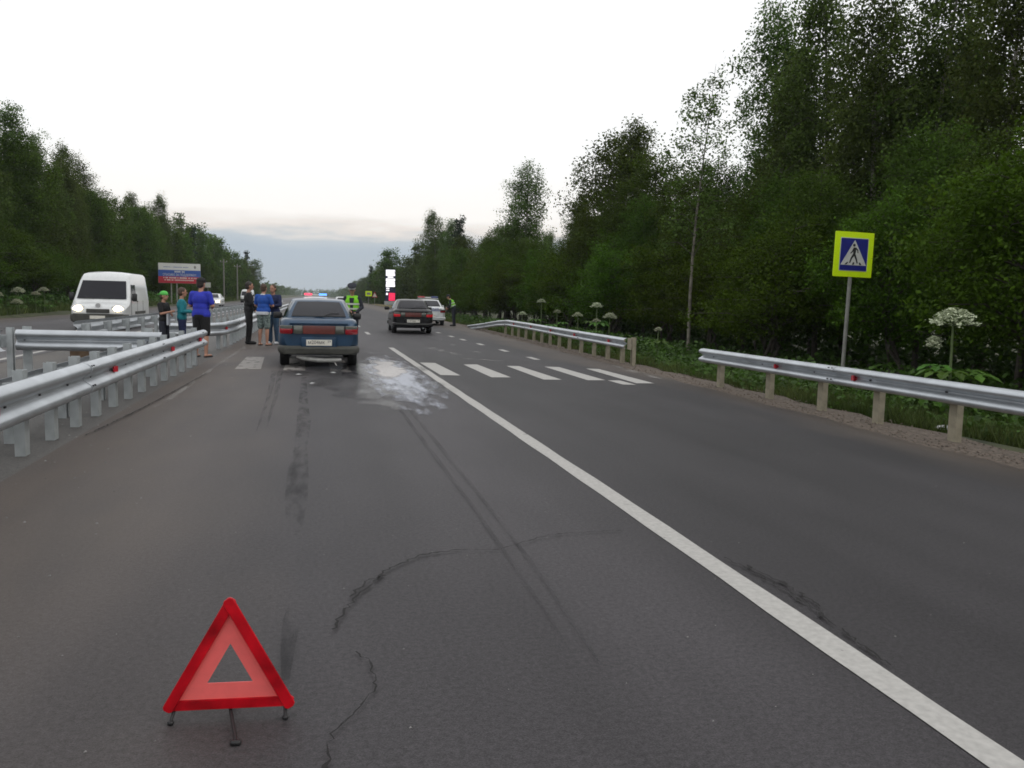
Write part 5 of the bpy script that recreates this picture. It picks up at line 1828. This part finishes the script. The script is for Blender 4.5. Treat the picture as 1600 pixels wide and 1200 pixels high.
# --- skyline trees on the right, one by one
plant('sapling', 11.2, 23.9, 9.4, 'slender pale-trunked birch with sparse leaves standing in front of the right forest', wide=1.0, rz=0.4)
sky_r = [
    ('birch3', 18.0, 19.6, 13.0, 'dark dense birch at the right frame edge, cut off by the top'),
    ('birch', 18.5, 22.4, 14.0, 'tall hanging birch left of the darkest right-hand tree'),
    ('birch2', 18.0, 24.6, 13.6, 'tall birch with airy weeping twigs above the crossing sign'),
    ('birch', 18.0, 27.8, 14.8, 'tall pointed birch reaching the top of the picture'),
    ('birch3', 17.2, 29.4, 12.2, 'narrow birch just left of the tall pointed one'),
    ('birch2', 18.8, 32.6, 15.6, 'pale airy birch forming the left shoulder of the tall right group'),
    ('alder', 17.4, 35.2, 9.0, 'rounded alder behind the slender birch'),
    ('alder2', 16.4, 38.8, 9.8, 'broad alder left of the slender birch'),
    ('birch3', 16.2, 43.5, 12.6, 'full birch standing highest between slender birch and lone birch'),
    ('alder', 17.0, 47.0, 12.6, 'dark alder on the shoulder sloping down to the lone birch'),
    ('birch', 16.0, 50.5, 9.4, 'small birch in the dip right of the lone tall birch'),
    ('birch2', 15.0, 61.5, 13.0, 'lone tall birch rising clear above the shrubs in the middle distance'),
    ('alder', 15.4, 68.0, 8.8, 'low alder left of the lone tall birch'),
    ('spruce', 15.0, 89.1, 11.0, 'slim spiky spruce left of the lone tall birch'),
    ('birch3', 15.5, 103.0, 12.5, 'right one of two birches over the far police car'),
    ('birch', 16.0, 118.0, 15.2, 'left one of two birches over the far police car'),
]
for kd, x, y, h, lab in sky_r:
    plant(kd, x, y, h, lab, wide=0.98 if y < 36 else 1.15)
G_SH = 'bushes along the right forest edge'
G_MID = 'trees of the right forest wall'
G_BK = 'trees deep in the right forest'
y = 6.0
i = 0
while y < 75:                              # bushy forest edge
    x = 12.6 + tr_rng.uniform(-0.5, 0.9) - (0.7 if y < 12 else 0) + (1.3 if 12 < y < 18 else 0)
    plant(WI[i % 2], x, y, tr_rng.uniform(4.4, 6.0), nth('leafy edge bush', y, RM), G_SH, wide=tr_rng.uniform(0.85, 1.1))
    y += tr_rng.uniform(2.6, 3.6)
    i += 1
y = 5.0
while y < 110:
    plant(AL[i % 2], 14.6 + tr_rng.uniform(-0.8, 1.0), y, tr_rng.uniform(5.6, 7.6) * (1.0 if y < 60 else 1.22), nth('mid-height forest tree', y, RM), G_MID, wide=tr_rng.uniform(0.85, 1.1))
    y += tr_rng.uniform(2.6, 3.6) * (1 if y < 60 else 1.3)
    i += 1
y = 3.0
while y < 80:
    plant((BR + AL)[i % 5], 21.5 + tr_rng.uniform(-1.6, 1.6), y, tr_rng.uniform(8.0, 10.0) * (1.28 if y < 38 else 1), 'tree deep inside the dark right forest', G_BK)
    plant(WI[i % 2], 17.6 + tr_rng.uniform(-1, 1), y + 1.5, tr_rng.uniform(4, 5.4), 'shaded bush between trunks inside the right forest', 'bushes deep in the right forest', wide=1.15)
    if i % 2 == 0:
        plant(AL[i % 2], 26 + tr_rng.uniform(-1.6, 1.6), y, tr_rng.uniform(8.5, 10.0), 'tree deep inside the dark right forest', G_BK)
    y += tr_rng.uniform(3.4, 4.6)
    i += 1
y = 112.0
while y < 420:                             # far right wood
    plant(('fbirch', 'falder', 'fspruce', 'falder')[i % 4], (18.2 if y < 172 else 15.2) + tr_rng.uniform(-1.2, 2.0) + (y > 240) * 3.0, y, tr_rng.uniform(9, 13.2) if y < 240 else tr_rng.uniform(8, 10.5), 'far tree in the line right of the road behind the price totem', 'far trees right of the road', wide=1.15)
    if y > 150:
        plant('falder', 21 + tr_rng.uniform(-1.5, 2.0), y + 3, tr_rng.uniform(8, 11), 'far tree in the line right of the road behind the price totem', 'far trees right of the road', wide=1.2)
    else:
        plant('falder', 22 + tr_rng.uniform(-1.5, 2.0), y + 2, tr_rng.uniform(7, 9), 'far tree in the line right of the road behind the price totem', 'far trees right of the road', wide=1.2)
    y += tr_rng.uniform(3.2, 5.0) * (1 + (y - 112) / 250)
    i += 1
# --- left forest
sky_l = [
    ('birch', -19.0, 53.0, 12.4, 'tall birch cut by the left frame edge'),
    ('birch3', -19.0, 59.8, 13.2, 'tallest leftmost birch of the left forest'),
    ('birch2', -19.8, 66.8, 12.6, 'second tall birch from the left frame edge in the left forest'),
    ('birch', -19.5, 73.6, 13.2, 'tall full birch above the white van'),
    ('birch2', -20.0, 80.0, 13.0, 'tall birch ending the high left group with ragged right side'),
    ('alder', -19.4, 89.0, 10.6, 'lower alder right of the high left group'),
    ('birch3', -20.2, 100.8, 12.4, 'birch standing midway along the left treeline'),
    ('birch', -19.4, 112.0, 13.8, 'birch topping the left treeline above the billboard'),
]
for kd, x, y, h, lab in sky_l:
    plant(kd, x, y, h, lab)
y = 40.0
while y < 120:
    plant((BR + AL)[i % 5], -19.0 + tr_rng.uniform(-1.2, 0.6) - (1.8 if 84 < y < 97 else 0), y, tr_rng.uniform(9.6, 11.6), nth('mid-height left forest tree', y, LM), 'trees of the left forest wall', wide=1.05)
    plant(WI[i % 2], -17.6 + tr_rng.uniform(-0.5, 0.5) - (2.2 if 84 < y < 97 else 0), y + 1.6, tr_rng.uniform(3.6, 5.4), nth('leafy left forest bush', y, LM), 'bushes along the left forest edge', wide=1.1)
    plant(AL[i % 2], -23.5 + tr_rng.uniform(-1.2, 1.2), y + 1, tr_rng.uniform(8, 10.0), 'tree deep inside the left forest', 'trees deep in the left forest')
    y += tr_rng.uniform(3.2, 4.4)
    i += 1
y = 117.0
while y < 250:
    plant(('fbirch', 'falder', 'fbirch', 'fspruce')[i % 4], -18.6 + tr_rng.uniform(-1.3, 1.0), y, tr_rng.uniform(9.5, 13.0) - (y - 117) * 0.008, 'far tree in the left line running down towards the horizon', 'far trees left of the road', wide=1.1)
    plant('falder', -18 + tr_rng.uniform(-1.0, 1.0), y + 2, tr_rng.uniform(5, 7.5), 'far tree in the left line running down towards the horizon', 'far trees left of the road', wide=1.1)
    plant('falder', -24 + tr_rng.uniform(-1.5, 1.5), y + 2, tr_rng.uniform(8, 10.5), 'far tree in the left line running down towards the horizon', 'far trees left of the road', wide=1.2)
    y += tr_rng.uniform(3.4, 5.2)
    i += 1
# the wood on the horizon reads as one mass
rnd = np.random.default_rng(5)
cs = []
for k in range(1500):
    yy = 270 + 900 * rnd.random() ** 1.3
    side_ = -1 if rnd.random() < 0.55 else 1
    xx = side_ * (23 + rnd.random() * 30) - (6 if side_ < 0 else 0)
    h = rnd.uniform(5, 10.5)
    n = 26
    t = rnd.random(n)
    a = rnd.uniform(0, 6.28, n)
    r_ = 2.3 * np.sqrt(np.clip(1.05 - t, 0, 1)) * rnd.random(n) ** 0.4
    cs.append(np.stack([xx + r_ * np.cos(a), yy + r_ * np.sin(a), t * h], 1))
for k in range(420):                       # where the road ends in trees
    yy = 1150 + 150 * rnd.random()
    xx = rnd.uniform(-120, 120)
    n = 26
    t = rnd.random(n)
    a = rnd.uniform(0, 6.28, n)
    r_ = 3.0 * np.sqrt(np.clip(1.05 - t, 0, 1)) * rnd.random(n) ** 0.4
    cs.append(np.stack([xx + r_ * np.cos(a), yy + r_ * np.sin(a), t * rnd.uniform(6, 11)], 1))
V = leaf_quads(np.concatenate(cs), 1.5, rnd, 0.2, 0.2, 0.9)
fw = link('distant_wood', np_mesh('distant_wood', V, 4), 'leaf_alder')
tag(fw, 'distant wood closing the view along the horizon', 'wood', kind='stuff')


# --- grass, undergrowth
def blades(n, xf, yf, hmin, hmax, wd, seed, zf=None):
    rnd_ = np.random.default_rng(seed)
    x = xf(rnd_, n)
    yv = yf(rnd_, n)
    z = np.interp(x, [-400, -60, -24, -17, -14.6, -14, 7.4, 7.9, 10.5, 13, 60, 400], [3, 1.6, 0.9, 0.55, 0.02, -0.02, -0.02, -0.10, -0.40, -0.42, -0.2, 2]) - 0.06
    clump = 0.55 + 0.6 * (np.sin(x * 2.3 + yv * 1.1) * np.sin(yv * 1.7 - x * 0.8) * 0.5 + 0.5)
    h = rnd_.uniform(hmin, hmax, n) * clump
    a = rnd_.uniform(0, 6.28, n)
    ln_ = rnd_.uniform(0.1, 0.7, n) * h
    b2 = rnd_.uniform(0, 6.28, n)
    V = np.empty((n, 3, 3))
    V[:, 0] = np.stack([x - wd * np.cos(a), yv - wd * np.sin(a), z], 1)
    V[:, 1] = np.stack([x + wd * np.cos(a), yv + wd * np.sin(a), z], 1)
    V[:, 2] = np.stack([x + ln_ * np.cos(b2), yv + ln_ * np.sin(b2), z + h], 1)
    return V.reshape(-1, 3)


V = np.concatenate([
    blades(52000, lambda r_, n: 7.75 + 4.5 * r_.random(n) ** 1.4, lambda r_, n: 4 + 20 * r_.random(n), 0.10, 0.42, 0.008, 1),
    blades(42000, lambda r_, n: 8.2 + 4.5 * r_.random(n) ** 1.2, lambda r_, n: 22 + 38 * r_.random(n), 0.15, 0.55, 0.014, 2),
    blades(16000, lambda r_, n: 9.9 + 4.5 * r_.random(n) ** 1.2, lambda r_, n: 55 + 110 * r_.random(n), 0.2, 0.6, 0.04, 4),
])
g1 = link('verge_grass', np_mesh('verge_grass', V, 3), 'grass')
tag(g1, 'long grass on the right verge between guardrail and forest', 'grass', kind='stuff')
V = np.concatenate([
    blades(60000, lambda r_, n: -15.2 - 4.5 * r_.random(n), lambda r_, n: 36 + 60 * r_.random(n) ** 1.3, 0.15, 0.55, 0.02, 3),
    blades(26000, lambda r_, n: -15.2 - 4.0 * r_.random(n), lambda r_, n: 90 + 120 * r_.random(n), 0.25, 0.6, 0.05, 6),
])
g2 = link('verge_grass', np_mesh('verge_grass', V, 3), 'grass')
tag(g2, 'long grass on the bank beyond the opposite carriageway', 'grass', kind='stuff')


def weeds(n, x0, x1, y0, y1, h, size, seed):
    rnd_ = np.random.default_rng(seed)
    m_ = n // 22
    cx, cyv = rnd_.uniform(x0, x1, m_), y0 + (y1 - y0) * rnd_.random(m_)
    hh = rnd_.uniform(0.35, 1.0, m_) * h
    idx = np.repeat(np.arange(m_), 22)
    t = rnd_.random(len(idx))
    sx = rnd_.normal(size=(len(idx), 2)) * (0.10 + 0.22 * h)
    z = np.interp(cx, [-60, -24, -17, -14.6, -14, 7.4, 7.9, 10.5, 13, 60], [1.6, 0.9, 0.55, 0.02, -0.02, -0.02, -0.10, -0.40, -0.42, -0.2])
    P_ = np.stack([cx[idx] + sx[:, 0], cyv[idx] + sx[:, 1], z[idx] + t * hh[idx]], 1)
    return leaf_quads(P_, size, rnd_, 0.5, 0.1, 0.7)


V = np.concatenate([weeds(15000, 7.9, 10.5, 4, 24, 0.45, 0.09, 1), weeds(14000, 9.2, 12.5, 4, 40, 0.7, 0.12, 2), weeds(14000, 8.8, 11.5, 22, 60, 0.8, 0.14, 3), weeds(9000, 11.8, 14.0, 3, 60, 0.7, 0.15, 4), weeds(24000, 15.5, 20.0, 3, 60, 2.2, 0.19, 7)])
u1 = link('undergrowth', np_mesh('undergrowth', V, 4), 'weed')
tag(u1, 'leafy weeds and undergrowth at the foot of the right forest', 'undergrowth', kind='stuff')
V = np.concatenate([weeds(22000, -21, -15.8, 36, 120, 0.9, 0.22, 5), weeds(16000, -22, -18, 36, 140, 2.0, 0.28, 6)])
u2 = link('undergrowth', np_mesh('undergrowth', V, 4), 'weed')
tag(u2, 'leafy weeds at the foot of the left forest', 'undergrowth', kind='stuff')


# --- giant hogweed
def hogweed(label, x, y, top, dia, seed, leaves=5, group=None, extra=True):
    rg_ = random.Random(seed)
    rnd_ = np.random.default_rng(seed)
    zg = gz(x)
    root = thing('hogweed_plant', label, 'hogweed', (x, y, zg), rg_.uniform(0, 6), group)
    h = top - zg
    b_ = MB()
    b_.tube([(0, 0, -0.1), (0.02, 0.0, h * 0.5), (0, 0.01, h - dia * 0.42)], [0.028, 0.022, 0.014], 7)
    b_.build('stem', 'hog_stem', root, smooth=60)

    def umbel(cx, cyv, zt, d, nm='umbel'):
        q = MB()
        k = 26 if d > 0.3 else 14
        base = Vector((cx, cyv, zt - d * 0.42))
        for i_ in range(k):
            rr = math.sqrt((i_ + 0.5) / k) * d / 2
            a = i_ * 2.399
            tip = Vector((cx + rr * math.cos(a), cyv + rr * math.sin(a), zt - 0.42 * d * (rr / (d / 2)) ** 2 * 0.95 + rg_.uniform(-0.01, 0.01)))
            q.tube([base, base.lerp(tip, 0.55) + Vector((0, 0, 0.02 * d)), tip - Vector((0, 0, 0.01))], [0.004, 0.003, 0.002], 3, cap=False)
        st = q.build(nm, 'hog_stem', root, fix=False)
        pts = []
        for i_ in range(k):
            rr = math.sqrt((i_ + 0.5) / k) * d / 2
            a = i_ * 2.399
            tip = np.array((cx + rr * math.cos(a), cyv + rr * math.sin(a), zt - 0.42 * d * (rr / (d / 2)) ** 2 * 0.95))
            o_ = rnd_.normal(size=(34, 3)) * np.array((0.075, 0.075, 0.03)) * d
            pts.append(tip + o_)
        V_ = leaf_quads(np.concatenate(pts), 0.055 * d + 0.006, rnd_, 1.2, 0, 0.95)
        link('florets', np_mesh('florets', V_, 4), 'hog_flower', st)

    umbel(0, 0, h, dia)
    if extra:
        for i_ in range(2):
            a = rg_.uniform(0, 6)
            umbel(0.22 * math.cos(a) * dia * 2, 0.22 * math.sin(a) * dia * 2, h - dia * rg_.uniform(0.55, 0.95), dia * 0.38)
    for i_ in range(leaves):
        a = i_ * 2.2 + rg_.uniform(-0.4, 0.4)
        zz = h * rg_.uniform(0.12, 0.6)
        ln_ = rg_.uniform(0.45, 0.8) * min(1, h / 1.6)
        q = MB()
        d = Vector((math.cos(a), math.sin(a), 0))
        sdv = Vector((-d.y, d.x, 0))
        p0 = Vector((0, 0, zz))
        mid_ = p0 + d * ln_ * 0.4 + Vector((0, 0, 0.18 * ln_))
        q.tube([p0, mid_], [0.010, 0.006], 4)
        for s, aa in ((0, 0), (1, 0.75), (-1, -0.75), (1, 1.5), (-1, -1.5)):
            dd = d * math.cos(aa) + sdv * math.sin(aa)
            ns = Vector((-dd.y, dd.x, 0))
            l2 = ln_ * (0.62 if s == 0 else 0.5)
            rows_ = [(0.0, 0.0, 0.0), (0.2, 0.11, 0.03), (0.4, 0.07, 0.04), (0.5, 0.15, 0.03), (0.68, 0.07, 0.0), (0.78, 0.11, -0.03), (1.0, 0.0, -0.12)]
            base_i = len(q.v)
            for t, wv, dz in rows_:
                c_ = mid_ + dd * l2 * t + Vector((0, 0, dz * ln_))
                q.v += [tuple(c_ + ns * wv * ln_ + Vector((0, 0, 0.04 * ln_))), tuple(c_), tuple(c_ - ns * wv * ln_ + Vector((0, 0, 0.04 * ln_)))]
            for r2 in range(len(rows_) - 1):
                for cc in (0, 1):
                    q.f.append((base_i + r2 * 3 + cc, base_i + r2 * 3 + cc + 1, base_i + r2 * 3 + cc + 4, base_i + r2 * 3 + cc + 3))
        q.build('leaf', 'hog_leaf', root, fix=False)
    return root


hogweed('large giant hogweed with wide white umbel right of the crossing sign', 9.13, 10.5, 1.50, 0.58, 1, 8)
for k, (x, y, t, d, lab) in enumerate((
        (9.75, 36.2, 1.55, 0.5, 'tallest hogweed umbel behind the far end of the right guardrail'), (8.85, 30.5, 1.15, 0.42, 'hogweed umbel just right of the tallest one behind the right guardrail'),
        (8.6, 35.0, 0.98, 0.45, 'leftmost hogweed umbel behind the sloping guardrail end'), (8.75, 27.6, 1.10, 0.46, 'hogweed umbel in the middle of the row behind the guardrail'),
        (8.95, 26.2, 1.45, 0.50, 'high hogweed umbel of the right cluster behind the guardrail'), (9.35, 26.0, 1.12, 0.55, 'wide flat hogweed umbel of the right cluster behind the guardrail'),
        (8.65, 25.3, 0.95, 0.36, 'low round hogweed umbel under the high one'), (8.6, 20.2, 0.86, 0.30, 'small hogweed umbel right of the guardrail end post'))):
    hogweed(lab, x, y, t, d * 0.7, 20 + k, 7, 'giant hogweeds on the right verge', extra=False)
for k, (x, y, t, d, lab) in enumerate((
        (-15.75, 46.8, 1.0, 0.75, 'leftmost hogweed umbel on the bank beyond the opposite road'), (-15.3, 48.6, 1.2, 0.8, 'second hogweed umbel from the left frame edge on the bank'),
        (-15.35, 51.5, 1.0, 0.6, 'third hogweed umbel on the bank, left of the van'), (-15.3, 52.8, 1.25, 0.7, 'fourth hogweed umbel on the bank, nearest the van'),
        (-15.2, 48.0, 0.6, 0.7, 'low hogweed umbel on the bank below the others'), (-16.2, 74.0, 1.3, 0.7, 'hogweed umbel on the bank between van and billboard'), (-16.4, 80.0, 1.2, 0.7, 'hogweed umbel on the bank beneath the billboard'))):
    hogweed(lab, x, y, t + 0.3, d * 0.75, 40 + k, 5, 'giant hogweeds on the left bank', extra=False)

# ------------------------------------------------------------------ evening air
hb = MB().box((0, 600, 7.5), (400, 1500, 19))
hb.v = [(x, y, z) for x, y, z in hb.v]
hm = bpy.data.materials.new('haze_air')
hm.use_nodes = True
t = hm.node_tree
t.nodes.remove(t.nodes['Principled BSDF'])
pv = t.nodes.new('ShaderNodeVolumePrincipled')
pv.inputs['Color'].default_value = (0.86, 0.92, 1.0, 1)
pv.inputs['Density'].default_value = 0.00022
t.links.new(pv.outputs[0], t.nodes['Material Output'].inputs['Volume'])
HZ = hb.build('haze', hm)
tag(HZ, 'thin pale evening haze over the road and woods', 'haze', kind='stuff')
